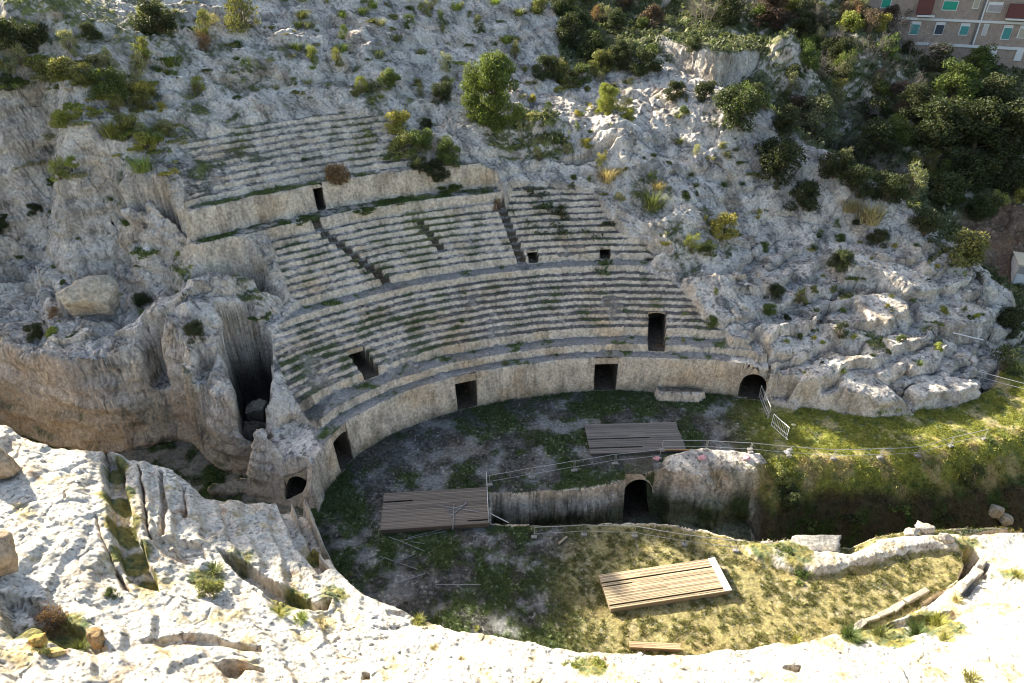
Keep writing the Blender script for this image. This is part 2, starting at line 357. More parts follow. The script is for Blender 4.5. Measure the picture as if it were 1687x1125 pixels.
    dfar = np.where(dp > 0, line_d(xp+wx*.6, yp+wy*.6, PIT[:16]), 0); prof = np.clip(dfar/wide, 0, 1); prof = np.where(x > 14, prof**1.5, prof)
    mp = np.where(dp > 0, prof, 0)
    dnear = line_d(x, y, PIT[-12:-1]); mp = np.where(dp > 0, np.minimum(mp, sstep(0, .35, dnear)), mp)
    nb = 1-sstep(0, .15, dn)
    z = z-(3.3+2.9*sstep(14, 16, x))*mp*nb*(1+.08*fbm(x, y, 1.5, 3))+sstep(.02, .2, mp)*fbm(x, y, 1.3, 4, ox=4)*.16*sstep(13.5, 15, x)
    # ids: 0 hill, 1 arena, 2 podium, 3.. rows are assigned later
    idm[(ma > .5)] = 1
    idm[mnr > .5] = 9
    idm[(mq > .5) & (mnr <= .5)] = 8
    idm[(dp > 0) & (mnr <= .5)] = 5
    F = dict(th=th, q=q, dlow=dlow, dup=dup, dtop=dtop, ero=ero, ma=ma, mnr=mnr, mq=mq, dp=dp, mb=mb, m2=m2, m3=m3, mn=mn, dn=dn, led=led)
    if full:
        z = foreground_cuts(x, y, xw, yw, z, F)
        z, idm = rock_forms(x, y, xw, yw, z, idm, F)
        F['zfull'] = z.copy()
        z = passages(x, y, z, F)
    rock = (1-ma)*(1-far_q*.7)
    if detail:
        z = z+rough*rock*(ridged(xw, yw, .62, 3, .65, ox=13)*.105*(1-mnr*.72)+fbm(x, y, .17, 2)*.03)
        z = z+(1-rough)*rock*fbm(x, y, .3, 3, ox=3)*.03
    return z, idm, F

# door = (bearing, half width, floor, q from, q to, lintel from q, underside springing, crown)   bearings about the bowl's centre
def bearing(u, v, z):
    X, Y = un(u, v, z); return math.degrees(math.atan2(X-CX, Y-CY))
DOORS = [
 (bearing(771, 672, 0), .66, 0.0, 21.2, 26.5, 21.3, 1.95, 1.95),
 (bearing(996, 641, 0), .74, 0.0, 21.2, 26.5, 21.3, 2.0, 2.0),
 (bearing(1237, 652, 0), .80, 0.0, 21.0, 26.0, 21.25, 1.1, 1.95),
 (bearing(566, 762, 0), .60, 0.0, 20.9, 25.0, 21.2, 1.9, 2.05),
 (bearing(602, 612, 3.2), .50, 3.1, 23.3, 27.2, 25.3, 4.1, 4.1),
 (bearing(1084, 575, 3.2), .55, 2.6, 22.4, 27.0, 25.0, 4.0, 4.15),
 (bearing(881, 436, 6.3), .34, 6.25, 28.6, 31.2, 29.5, 6.85, 6.85),
 (bearing(999, 433, 6.3), .36, 6.25, 28.6, 31.2, 29.4, 6.85, 6.85),
 (bearing(530, 344, 10.3), .30, 10.2, 34.0, 37.2, 34.7, 11.75, 11.75),
]
STAIRS = [(bearing(572, 410, 7.8), -6.2, .34, 28.2, Q_PALE+.2, True), (bearing(845, 380, 8.2), -1.6, .36, 28.2, 33.3, True), (bearing(710, 390, 8.2), -2, .28, 30.2, 32.9, True)]
def passages(x, y, z, F):
    th, q = polar(x, y)
    r = np.hypot(x-CX, y-CY)
    for b, w, fl, q0, q1, ql, zs, zc in DOORS:
        s = np.radians(th-b)*r
        m = sstep(w+.06, w-.02, np.abs(s))*sstep(q0, q0+.05, q)*sstep(q1, q1-.05, q)
        z = z*(1-m)+np.minimum(z, fl+.02*fbm(x, y, .5, 2))*m
    for b, k, w, q0, q1, on in STAIRS:
        s = np.radians(th-b-k*(q-(q0+q1)/2)/(q1-q0)*1.0)*r
        m = sstep(w, w-.06, np.abs(s))*sstep(q0, q0+.05, q)*sstep(q1, q1-.05, q)
        qq = np.floor((q-q0)/.235)*.235+q0+.235*sstep(.75, 1, ((q-q0)/.235) % 1.0)
        ramp = np.interp(qq, [28.1, 29.1, Q_UPTOP, Q_UPTOP+.7], [6.15, 6.5, 9.2, 10.2 if b < -28 else 9.7])-.06
        z = z*(1-m)+ramp*m
        F['stair'] = np.maximum(F.get('stair', np.zeros(x.shape)), m)
    # arched passage in the end block, and the tunnel in the pit wall
    for (xc, w, y0, y1, fl) in PASS:
        m = sstep(w+.06, w-.02, np.abs(x-xc))*sstep(y0, y0+.05, y)*sstep(y1, y1-.05, y)
        z = z*(1-m)+np.minimum(z, fl)*m
    return z
PASS = [(un(497, 813, 0)[0], .62, 27.4, 32.2, 0.0), (un(1052, 800, -1)[0], .86, 27.0, 34.6, -3.3)]

def foreground_cuts(x, y, xw, yw, z, F):
    def tr(pts, zr, w0, depth, edge=.12):
        P = unp(pts, zr); d = poly_sd(xw, yw, P); m = sstep(0, edge, d)
        return z-depth*m
    # the grassy trough and the parallel ridges beside it
    z = tr([(172,752),(192,758),(206,770),(222,850),(240,905),(262,968),(215,962),(190,920),(178,850),(170,790)], 5.6, 0, .85)
    z = tr([(155,850),(165,860),(190,930),(218,968),(200,968),(170,915)], 6.0, 0, .5)
    z = tr([(226,766),(232,768),(245,830),(252,890),(240,890),(232,830)], 5.4, 0, .6)
    z = tr([(262,772),(268,778),(274,840),(272,880),(258,885),(262,830)], 5.2, 0, .5)
    z = tr([(296,790),(304,795),(308,840),(300,850),(293,840)], 5.0, 0, .45)
    z = tr([(240,892),(330,880),(345,905),(315,930),(268,925)], 4.9, 0, .35, .3)
    # hollows with grass
    z = tr([(0,985),(60,990),(100,1010),(150,1035),(178,1065),(150,1078),(100,1075),(60,1050),(30,1075),(10,1060)], 6.8, 0, .7, .3)
    z = tr([(235,1065),(300,1040),(350,1030),(372,1040),(420,1035),(430,1050),(340,1055),(300,1068),(240,1078)], 5.6, 0, .35, .15)
    z = tr([(352,1100),(370,1088),(432,1090),(436,1098),(405,1108),(395,1125),(375,1122)], 5.2, 0, .9, .15)
    z = tr([(360,925),(400,935),(450,960),(520,985),(545,975),(540,1000),(500,1010),(440,995),(390,965)], 3.2, 0, .9, .2)
    z = tr([(600,1108),(612,1112),(615,1125),(598,1125)], 3.7, 0, .6, .1)
    z = tr([(1292,1092),(1322,1096),(1322,1112),(1305,1110),(1290,1100)], 2.6, 0, .5, .08)
    z = tr([(1608,925),(1632,925),(1630,950),(1590,985),(1570,1005),(1585,970),(1605,945)], .9, 0, .55, .12)
    z = tr([(1360,1040),(1420,1020),(1500,1010),(1570,1000),(1600,1010),(1580,1030),(1480,1062),(1440,1050),(1380,1055)], 1.4, 0, .35, .3)
    z = tr([(630,1000),(690,1005),(760,1030),(790,1040),(700,1035),(640,1015)], 2.4, 0, .18, .1)
    # shaded steps going down to the arena floor at the left
    P = unp([(480,835),(505,838),(530,900),(562,942),(540,945),(505,910)], 1.2)
    m = sstep(0, .12, poly_sd(xw, yw, P)); z = z*(1-m)+.75*m
    P = unp([(455,838),(480,835),(520,915),(548,950),(530,965),(490,920)], 1.8)
    m = sstep(0, .12, poly_sd(xw, yw, P)); z = z*(1-m)+1.45*m
    return z

ROCKS = [  # big natural forms on the right slope: (outline, top height at first, tilt to camera, edge)
]
def rock_forms(x, y, xw, yw, z, idm, F):
    def slab(pts, zt, zs, edge=.35, und=.0):
        nonlocal z, idm
        P = unp(pts); d = poly_sd(xw, yw, P); m = sstep(-.05, edge, d)
        c = P.mean(0)
        top = zt+zs[0]*(x-c[0])+zs[1]*(y-c[1])+fbm(x, y, 1.2, 3, ox=21)*.14
        z = z*(1-m)+np.maximum(z, top)*m; idm = np.where((m > .4) & (idm == 1), 0, idm)
    # slabs stepping down at the right end of the hill
    slab([(1375,385,7.2),(1430,388,7.2),(1500,405,6.8),(1552,440,5.6),(1555,470,4.8),(1500,478,4.7),(1450,440,5.8),(1400,430,6.2)], 5.3, (-.12, .28), .5)
    slab([(1405,470,5.0),(1470,460,5.2),(1505,480,4.8),(1508,505,4.2),(1465,535,3.6),(1430,512,4.2)], 4.0, (-.05, .22), .35)
    slab([(1510,480,4.4),(1580,462,4.6),(1640,490,3.6),(1650,505,3.2),(1610,535,2.6),(1560,545,2.4),(1520,510,3.6)], 3.0, (-.10, .22), .4)
    slab([(1425,540,3.6),(1500,530,3.4),(1545,540,3.0),(1540,560,2.6),(1470,585,2.3),(1425,590,2.3)], 2.5, (-.08, .2), .3)
    slab([(1480,590,2.2),(1530,565,2.5),(1560,560,2.4),(1545,595,1.8),(1500,620,1.4)], 2.2, (-.06, .2), .25)
    slab([(1490,640,1.1),(1540,610,1.6),(1600,620,1.2),(1622,640,.7),(1580,658,.5),(1510,668,.4)], 1.15, (-.08, .15), .25)
    slab([(1300,640,1.5),(1370,560,3.2),(1395,585,2.6),(1350,650,1.0)], 2.3, (.05, .2), .3)
    slab([(1380,600,2.4),(1440,600,2.2),(1480,650,1.0),(1510,680,.2),(1440,682,.3),(1380,665,.7)], 1.5, (-.1, .3), .5)
    slab([(1076,640,.3),(1150,640,.3),(1163,652,.2),(1150,662,.1),(1085,658,.1)], .55, (0, 0), .15)
    slab([(1252,645,.4),(1290,652,.3),(1322,664,.2),(1310,674,.1),(1270,664,.1)], .45, (0, 0), .2)
    # the broken rock mass at the right end of the pit wall, and the bleached rim between the pit and the sunlit lawn
    slab([(1092,752,.1),(1150,742,.1),(1255,748,.1),(1268,765,0),(1255,800,-.6),(1238,812,-1),(1180,800,-.8),(1120,806,-.9),(1085,790,-.4)], .42, (-.03, .32), .6)
    slab([(1120,806,-.9),(1235,800,-.9),(1250,835,-2.4),(1235,850,-3),(1160,850,-3),(1110,835,-2.4)], -1.7, (0, .35), .45)
    RIMP = [(1215,892),(1290,884),(1400,906),(1445,884),(1500,874),(1560,874),(1687,868),(1800,868),(1800,930),(1620,926),(1600,912),(1540,905),(1455,922),(1405,940),(1345,948),(1290,938),(1235,915)]
    dr = poly_sd(xw, yw, unp(RIMP, .3)); mr = sstep(-.05, .5, dr)
    z = z*(1-mr)+np.maximum(z, .34+ridged(xw, yw, 1.3, 3, ox=71)*.13)*mr; idm = np.where(mr > .45+.5*fbm(x, y, .8, 3, ox=9), 9, idm)
    # boulder on the quarry edge, cliffs at the left
    slab([(95,478,7.4),(130,470,7.6),(190,482,7.2),(198,505,6.8),(160,525,6.3),(100,525,6.4)], 8.0, (-.05, .1), .4)
    slab([(290,600,5.8),(340,562,6.0),(352,585,5.6),(362,640,4.4),(345,660,4.0),(300,640,4.8)], 5.7, (-.05, .12), .3)
    slab([(360,705,1.9),(420,690,2.2),(465,700,2.2),(462,745,.6),(400,757,.3),(362,735,.9)], 2.3, (0, .12), .3)
    slab([(340,790,.9),(430,770,1.3),(470,775,1.3),(478,812,0),(350,816,0)], .85, (0, .05), .3)
    # alcoves cut in the quarry faces
    QL = QUARRY[2:17]; o = np.argsort(QL[:, 0])
    for u0, u1, vf, dep in ((222, 268, 622, .5), (322, 358, 612, .5)):
        xa, xb = un(u0, 650, 4)[0], un(u1, 650, 4)[0]; xm = (xa+xb)/2; yc = float(np.interp(xm, QL[o, 0], QL[o, 1]))+.9
        dyv = (vf-562.5)/FOC; zf = CAMH-yc*(SP+dyv*CP)/(CP-dyv*SP)
        P = np.array([(xa, yc-1.6), (xb, yc-1.6), (xb, yc+dep), (xa, yc+dep)]); m = sstep(0, .3, poly_sd(xw, yw, P)); z = z*(1-m)+np.minimum(z, zf)*m
    # far cliff beyond the ravine
    P = unp([(1080,92,16.0),(1150,100,15.2),(1210,128,13.6),(1270,122,13.8),(1285,110,14.2),(1300,40,18.8),(1200,-10,22),(1080,20,20)])
    d = poly_sd(xw, yw, P); m = sstep(0, .6, d)
    z = z*(1-m)+np.maximum(z, 17.5+.10*(y-72)-.10*(x-22)+fbm(x, y, 4, 3)*.6)*m
    # wall and recess above the bowl (right of the pine), terrace in front
    P = unp([(795,262,12.2),(900,262,11.6),(980,262,11.3),(1030,268,11.0),(960,290,10.4),(850,285,10.6)]); m = sstep(0, .3, poly_sd(xw, yw, P))
    z = z*(1-m)+(10.35+.03*(y-50)+fbm(x, y, 1, 2)*.1)*m
    slab([(735,228,13.2),(800,240,12.6),(900,236,12.3),(985,246,11.9),(990,262,11.3),(900,263,11.3),(800,262,11.8),(745,262,12.2)], 11.6, (-.06, .05), .25)
    return z, idm
GS = 1.05
# ------------------------------------------------------------------ the ground grid (finer where the picture needs it)
import time; _t0 = time.time()
def rows_y():
    ys = [7.0]
    while ys[-1] < 118:
        y = ys[-1]
        s = .04 if y < 20 else .05 if y < 54 else .09 if y < 80 else .22
        ys.append(y+s*GS)
    return np.array(ys)
YS = rows_y(); NU = int(1500/GS)
XI = np.linspace(-.97, .97, NU)
GY, GXI = np.meshgrid(YS, XI, indexing='ij')
GX = GXI*(GY*.845+14.0)
def terrain_blocks(x, y, n=49152):
    from concurrent.futures import ThreadPoolExecutor
    with ThreadPoolExecutor(4) as ex:
        R_ = list(ex.map(lambda i: terrain(x[i:i+n], y[i:i+n]), range(0, len(x), n)))
    return np.concatenate([r[0] for r in R_]), np.concatenate([r[1] for r in R_]), {k: np.concatenate([r[2][k] for r in R_]) for k in R_[0][2]}
GZ, GID, F = terrain_blocks(GX.ravel(), GY.ravel())
GZ = GZ.reshape(GX.shape); GID = GID.reshape(GX.shape); F = {k: np.asarray(v).reshape(GX.shape) for k, v in F.items()}
def weather_faces():
    """push the steep rock faces in and out so they are not curtains"""
    global GX, GY
    P = np.stack([GX, GY, GZ], -1); n = np.cross(np.gradient(P, axis=1), np.gradient(P, axis=0)); n /= np.linalg.norm(n, axis=-1, keepdims=True)+1e-12
    st = sstep(.35, .75, 1-np.abs(n[..., 2])); cut = np.maximum.reduce([F['dlow'], F['dup'], F['dtop']])
    st = st*((cut < -.3)*(F['q'] > 23)*1.0+.0) + sstep(.3, .7, 1-np.abs(n[..., 2]))*(F['dp'] > -.3)*(GX < 14.5)*.8
    st = np.where(F['zfull']-GZ > .05, 0, st); st = np.where((np.abs(GX-PASS[1][0]) < 1.3) & (GY > 27), 0, st)*(1-F['mnr']*.7)
    a = GX*.75+GY*.66; f = fbm(a*.42, GZ*1.25, 1.3, 4, .6, ox=12)*.62+ridged(a*.6, GZ*1.6, .55, 3, .55, ox=9)*.14
    GX = GX+n[..., 0]*f*st; GY = GY+n[..., 1]*f*st
GX0, GY0 = GX.copy(), GY.copy(); weather_faces()
print('terrain', GX.shape, round(time.time()-_t0, 1))
def ground(x, y):
    x = np.asarray(x, float); y = np.asarray(y, float)
    fy = np.clip(np.interp(y, YS, np.arange(len(YS))), 0, len(YS)-1.001)
    fx = np.clip((x/(y*.845+14.0)-XI[0])/(XI[1]-XI[0]), 0, NU-1.001)
    i = fx.astype(int); j = fy.astype(int); a = fx-i; b = fy-j
    return (GZ[j, i]*(1-a)+GZ[j, i+1]*a)*(1-b)+(GZ[j+1, i]*(1-a)+GZ[j+1, i+1]*a)*b
def hit(u, v):
    """where the view ray through a photograph pixel meets the ground"""
    dx = (u-843.5)/FOC; dy = (v-562.5)/FOC
    d = np.array([dx, CP-dy*SP, -SP-dy*CP])
    t = np.arange(14, 125, .04)
    g = ground(d[0]*t, d[1]*t); h = CAMH+d[2]*t
    k = np.argmax(h < g)
    if k == 0: k = len(t)-1
    return Vector((d[0]*t[k], d[1]*t[k], float(g[k]))), t[k]
# ------------------------------------------------------------------ what the ground is made of (albedo, in places with light and shade painted in)
def lerp(a, b, t): return a+(b-a)*t[..., None]
def col(*c): return np.array(c)
LIME, WARM, GREYR, LICH = col(.49, .445, .385), col(.54, .445, .33), col(.28, .262, .24), col(.062, .058, .052)
GREEN, YGRN, OLIVE, SOIL, RUST, STRAW = col(.045, .068, .018), col(.17, .175, .035), col(.10, .105, .04), col(.17, .125, .075), col(.33, .19, .09), col(.34, .27, .13)
def blobs(lst):
    """soft patches: (u, v, height, radius in metres, weight)"""
    m = np.zeros(GX.shape)
    for u, v, z, r, w in lst:
        X, Y = un(u, v, z); d = np.hypot(GX-X, GY-Y)/r
        k = d < 1; m[k] = np.maximum(m[k], w*(1-d[k]**2)[...]**1.0)
    return m
def paint():
    P = np.stack([GX, GY, F['zfull']], -1)
    du = np.gradient(P, axis=1); dv = np.gradient(P, axis=0)
    n = np.cross(du, dv); n /= np.linalg.norm(n, axis=-1, keepdims=True)+1e-12
    steep = 1-np.abs(n[..., 2])
    X, Y = GX, GY
    n1, n2 = fbm(X, Y, 6, 4, ox=50), fbm(X, Y, 1.6, 4, ox=60)
    f1, f2, f3 = fbm(X+GZ*.6, Y-GZ*.5, .42, 3, .6, ox=70), fbm(X+GZ*.7, Y+GZ*.4, .17, 2, .6, ox=80), fbm(X, Y, .9, 4, .6, ox=90)
    streak = fbm(X*1.0, Y*1.0, .35, 3, .6, ox=33)
    c = np.broadcast_to(LIME*1.16, GX.shape+(3,)).copy()
    c = lerp(c, GREYR, np.clip(sstep(-.35, .5, n2+f3*.5+n1*.3)*.85, 0, 1))
    wall = sstep(.18, .55, steep)
    cut = np.clip(sstep(-6, -9, X)*sstep(46, 42, Y)+(Y < 31)*(GID != 9)+(F['q'] < 24)+np.maximum.reduce([sstep(-.1, .2, F[k]) for k in ('dlow', 'dup', 'dtop')]), 0, 1)
    c = lerp(c, WARM, wall*np.clip(.62+n1*.8, 0, .9)*(.22+.78*cut*(1-.72*sstep(-9, -12, X)*(F['dlow'] < 0)*(F['dup'] < 0))))
    c = c*(1+.16*f1+.10*f2)[..., None]
    c = c*(1+wall*.07*streak)[..., None]
    # lichen specks and pits in the karst
    spk = sstep(.08, .36, f1+f2*.6+n2*.5)
    c = lerp(c, LICH*1.5, spk*.82*(1-wall*.45))
    far = sstep(30, 50, Y)
    z0 = F
    # cut seats: weathered dark treads, cream risers
    dl, du_, dt = F['dlow'], F['dup'], F['dtop']
    seat = np.maximum.reduce([sstep(-.1, .2, dl), sstep(-.1, .2, du_), sstep(-.1, .2, dt)])
    th, q = F['th'], F['q']
    tread = sstep(.42, .22, steep)
    dens = np.where(dl > 0, .80+.35*sstep(-42, -12, th), np.where(du_ > 0, .66+.36*sstep(-16, -8, th), .66))
    tl = np.clip(dens+n2*.8+f1*.7, 0, 1)*tread*seat
    c = lerp(c, col(.105, .098, .088), np.clip(tl, 0, .92))
    c = lerp(c, LICH, sstep(.12, .42, f1+f2*.6+dens*.32-.12)*seat*np.where(dt > 0, .5, .7)*(1-.8*wall))
    c = lerp(c, WARM*1.2, wall*seat*.55*(1-.5*sstep(.0, .4, f1+n2)))
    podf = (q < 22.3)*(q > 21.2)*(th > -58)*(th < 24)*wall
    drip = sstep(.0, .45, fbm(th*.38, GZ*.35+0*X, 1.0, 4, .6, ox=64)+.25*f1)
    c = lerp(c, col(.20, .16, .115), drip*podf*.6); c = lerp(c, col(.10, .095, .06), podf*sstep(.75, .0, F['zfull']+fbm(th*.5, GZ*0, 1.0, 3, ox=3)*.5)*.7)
    bigf = (q > Q_BIG-.4)*(q < Q_BIG+.1)*(F['dtop'] > 0)*wall
    c = lerp(c, col(.17, .135, .10), bigf*sstep(.05, .4, fbm(th*.5, GZ*.8, 1.0, 4, .6, ox=24))*.6)
    moss = sstep(.02, .38, n2*.8+f3*.5-.02+.14*(th < -24))*tread*seat*.75
    c = lerp(c, GREEN*1.2, moss*np.where(dt > 0, .35, 1.))
    walk = seat*((np.abs(q-(Q_PRAE+.5)) < .5) | ((q > 21.8) & (q < 23.7)))*tread
    c = lerp(c, lerp(np.broadcast_to(col(.235, .225, .21), c.shape), GREEN*1.2, sstep(.05, .3, n2+f3*.4+f1*.3-.1)), walk*.85)
    st = F.get('stair', np.zeros(GX.shape)); c = lerp(c, col(.15, .145, .14)*(1+.2*f1)[..., None] if False else col(.15, .145, .14), st*.85)
    # ruined seats: broken pale rock again
    c = lerp(c, LIME*.8, F['ero']*seat*.35)
    # grass and scrub patches on the hill
    hill = (GID == 0)
    g = blobs([(120,180,15.5,7,1),(30,150,16,9,1.1),(60,250,12.5,6,.95),(180,210,14,4,.9),(20,230,12.8,6,.9),(320,140,18,7,.55),(250,150,16.5,5,.7),(420,90,19,6,.5),(600,40,21,9,.5),(300,40,21,7,.5),(150,50,20,8,.55),
               (690,225,15,2.6,1.2),(240,405,8.6,1.6,1),(430,510,6,1.8,1.3),(1120,400,7.5,2.6,.7),(1070,320,9.6,3,.6),(1190,360,8.4,2.6,.7),(1480,330,8,4,.6),(1400,460,5.2,1.6,.9),(1445,545,3.4,1.4,1),(1540,520,3.6,1.0,.9),(330,545,4,1.4,1),(235,495,7.2,1.4,.7),
               (880,270,10.6,3.4,1.2),(830,275,10.8,2,1.2),(1000,15,19,12,.9),(1150,40,18.5,8,1.2),(1240,55,18,6,1.1)])
    rav = sstep(.0, 1.6, poly_sd_far(RAVINE))
    gm = sstep(.32, .72, np.maximum(g*(1-wall*.7)+n2*.38+f3*.22, rav*(1-sstep(.25, .6, steep)*.75)+n2*.42-.06))
    gcol = lerp(np.broadcast_to(OLIVE, c.shape), YGRN, sstep(-.1, .4, f3+n1*.4)*(1-rav))
    gcol = lerp(gcol, GREEN, sstep(-.2, .3, f1+n2*.4)*(.45+.5*rav))
    c = np.where(hill[..., None], lerp(c, gcol, gm*.9), c)
    # terraces of the big wall
    for (qa, qb, w) in ((Q_PALE-.02, Q_PALE+1.12, .95), (Q_BIG, Q_BIG+.85, .9)):
        m = (dt > 0)*sstep(qa, qa+.1, q)*sstep(qb, qb-.1, q)*tread
        c = lerp(c, GREEN*1.1, m*w*sstep(-.12, .25, n2+f3*.3+.08))
    bigw = (dt > -.2)*sstep(Q_BIG-.35, Q_BIG-.2, q)*sstep(Q_BIG+.1, Q_BIG, q)
    c = lerp(c, RUST*.75, bigw*sstep(.1, .5, n2+f3*.3)*.6)
    # arena floor
    ar = (GID == 1)
    dwall = 21.6-q
    ag = np.broadcast_to(col(.090, .088, .08), c.shape).copy()
    ag = lerp(ag, col(.185, .188, .185), sstep(.0, .45, n2+n1*.4+.05)*.8)
    gr = sstep(-.12, .26, fbm(X, Y, 2.6, 4, .62, ox=22)+f1*.28+.10+.34*np.exp(-np.clip(dwall, 0, 9)/1.6)*(X < 18)-blobs([(660,740,0,4.5,.55),(720,700,0,3.2,.4),(850,760,0,3,.4),(1000,760,0,2,.3),(900,680,0,2.2,.35),(640,800,0,2.4,.4),(1200,745,0,3.2,.3)]))
    ag = lerp(ag, GREEN*(1.05), gr*.9)
    eastg = np.clip(blobs([(1500,700,0,9,1.4),(1350,720,0,6,1.4),(1650,660,0,8,1.5),(1400,680,0,4,1)]), 0, 1)
    eg = lerp(lerp(np.broadcast_to(YGRN*1.1, c.shape), col(.30, .25, .12), sstep(.0, .4, n2+f3*.3)), GREEN*1.5, sstep(.05, .4, f3+f1*.4)*.75)
    ag = lerp(ag, eg, eastg)
    sun = blobs([(1130,975,0,7.2,1.6),(1300,980,0,8,1.6),(1480,950,.3,6,1.6),(1200,900,0,5,1.3)]); sun = np.clip(sun, 0, 1)  # lawn's own tone, with sunlit brightness painted in on the lit side
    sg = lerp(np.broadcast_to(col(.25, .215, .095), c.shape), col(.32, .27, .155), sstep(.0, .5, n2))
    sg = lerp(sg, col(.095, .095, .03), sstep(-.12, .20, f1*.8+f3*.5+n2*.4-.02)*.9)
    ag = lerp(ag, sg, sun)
    ag = lerp(ag, c, sstep(.22, .45, steep))
    ag = lerp(ag, col(.34, .32, .28), sstep(.34, .5, f2+f3*.5)*.45)
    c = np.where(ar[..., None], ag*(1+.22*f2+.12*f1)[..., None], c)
    c = lerp(c, col(.045, .042, .032), sstep(0, .2, F['m3'])*sstep(4.2, 2.6, GZ+n2*.8)*.9)  # deep shade of the cleft painted near-black into its lower walls and floor
    # quarry floor, dark damp earth and weeds
    qf = (GID == 8)
    c = np.where(qf[..., None], lerp(lerp(np.broadcast_to(col(.16, .15, .12), c.shape), GREEN*.8, sstep(-.2, .2, n2+f3*.4)), WARM*.8, wall*.9), c)
    # pit
    pt = (GID == 5)
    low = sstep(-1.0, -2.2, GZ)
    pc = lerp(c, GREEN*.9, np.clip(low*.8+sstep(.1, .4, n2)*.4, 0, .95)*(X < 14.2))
    grs = lerp(np.broadcast_to(YGRN*1.0, c.shape), col(.25, .20, .09), sstep(-.1, .35, n2+f3*.3)); grs = lerp(grs, GREEN*1.4, sstep(.05, .4, f3+f1*.4)*.7)
    scrub = lerp(np.broadcast_to(col(.055, .045, .025), c.shape), GREEN*.75, sstep(-.1, .35, f3+n2*.4))
    scrub = lerp(scrub, grs, sstep(-2.0, -.9, GZ+n2*.7))  # slope's shade painted in: scrub darkened low down, grass kept lighter above
    pc = lerp(pc, scrub, sstep(13.9, 14.9, X))
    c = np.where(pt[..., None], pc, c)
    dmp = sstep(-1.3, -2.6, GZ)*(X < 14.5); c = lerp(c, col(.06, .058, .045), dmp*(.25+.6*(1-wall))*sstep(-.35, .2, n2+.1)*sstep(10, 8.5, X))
    # sunlit bank near the camera: pale bleached limestone, pits, ochre lichen
    nb = (GID == 9)
    bc = np.broadcast_to(col(.54, .51, .445), c.shape).copy()
    bc = lerp(bc, col(.36, .33, .28), sstep(.05, .5, f3+n2*.4)*.6)
    bc = lerp(bc, WARM*.95, wall*.55)
    bc = bc*(1+.14*f1+.10*f2)[..., None]
    pits = sstep(.30, .46, fbm(X, Y, .16, 2, .6, ox=44)+.5*fbm(X, Y, 1.3, 3, ox=51))
    bc = lerp(bc, col(.10, .09, .075), pits*.75)
    bc = lerp(bc, col(.36, .29, .12), sstep(.12, .42, n2+f3*.6-.06+.10*sstep(-2, 6, X))*.6)
    bc = lerp(bc, RUST, sstep(.34, .55, fbm(X, Y, 1.1, 3, ox=58))*.55)
    bg = blobs([(205,840,4.9,.85,1.3),(200,790,4.9,.7,1.3),(226,930,4.9,.9,1.3),(215,890,4.9,.85,1.3),(242,965,4.9,.7,1.1),(340,950,4.6,1.0,.9),(110,1050,6.2,1.1,1),(70,1060,6.2,1,.9),(480,1005,2.8,1.2,.9),(550,985,2.4,.9,.8),(1450,1045,1.1,1.6,1.1),(1540,1030,1.2,1.4,1.1),(1400,1050,1.3,1.1,1),(970,1095,2.9,.9,1),(1660,950,1,1.2,.6),(690,1020,2.3,.6,.7),(400,925,3.6,.9,.7),(520,920,1.4,.9,.8),
                (1300,900,0,2,1),(1250,905,0,1.6,.8),(1590,890,.4,1.2,.7)])
    bgm = sstep(.30, .70, bg+f3*.45+f1*.2)
    bc = lerp(bc, lerp(np.broadcast_to(col(.17, .155, .035), c.shape), GREEN*1.3, sstep(-.1, .3, f1)), bgm*.9)
    c = np.where(nb[..., None], bc, c)
    # dirt path beside the hut
    dp = np.clip(blobs([(1640,410,3.4,4,1.6),(1660,370,4.6,3,1.4)]), 0, 1)*hill
    c = lerp(c, lerp(np.broadcast_to(col(.15, .095, .065), c.shape), col(.26, .2, .15), sstep(.2, .5, f1+f2*.5)), dp*.9)
    cfull = np.clip(c, .01, .8)
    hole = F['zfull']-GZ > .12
    c = np.where(hole[..., None], WARM*.14*(1+.2*f1)[..., None], c)  # passage interiors painted darker to stand for the shade inside
    return np.clip(c, .01, .8).astype(np.float32), n, steep, cfull.astype(np.float32)
def poly_sd_far(P):
    return _poly_sd(GX.ravel(), GY.ravel(), P).reshape(GX.shape)
RAVINE = unp([(915,-30,21),(905,60,18.6),(985,120,15.4),(1060,115,15.4),(1130,135,14.6),(1250,205,12.8),(1330,270,10),(1420,320,8.4),(1500,370,6.6),(1560,415,5.4),(1625,440,4),(1660,480,3),(1650,560,1.2),(1690,610,.4),(2000,600,.4),(2000,60,13),(1700,70,14.5),(1500,-10,18.5),(1330,30,18.5),(1180,-30,19)])
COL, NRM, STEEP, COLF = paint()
print('painted', round(time.time()-_t0, 1))

# ------------------------------------------------------------------ scene helpers
SC = bpy.context.scene; LINK = SC.collection.objects.link
def tag(o, label=None, cat=None, group=None, kind=None):
    if label: o['label'] = label
    if cat: o['category'] = cat
    if group: o['group'] = group
    if kind: o['kind'] = kind
    return o
def empty(name, loc=(0, 0, 0), rz=0, label=None, cat=None, group=None, parent=None):
    o = bpy.data.objects.new(name, None); LINK(o); o.location = loc; o.rotation_euler = (0, 0, rz); o.empty_display_size = .3
    if parent: o.parent = parent
    return tag(o, label, cat, group)
def nmat(name, build):
    m = bpy.data.materials.new(name); m.use_nodes = True; nt = m.node_tree
    b = nt.nodes['Principled BSDF']; build(nt, b, lambda t: nt.nodes.new(t), nt.links.new); return m
def noise_node(nt, scale, detail=4, rough=.6, vec=None):
    n = nt.nodes.new('ShaderNodeTexNoise'); n.inputs['Scale'].default_value = scale; n.inputs['Detail'].default_value = detail; n.inputs['Roughness'].default_value = rough
    if vec: nt.links.new(vec, n.inputs['Vector'])
    return n
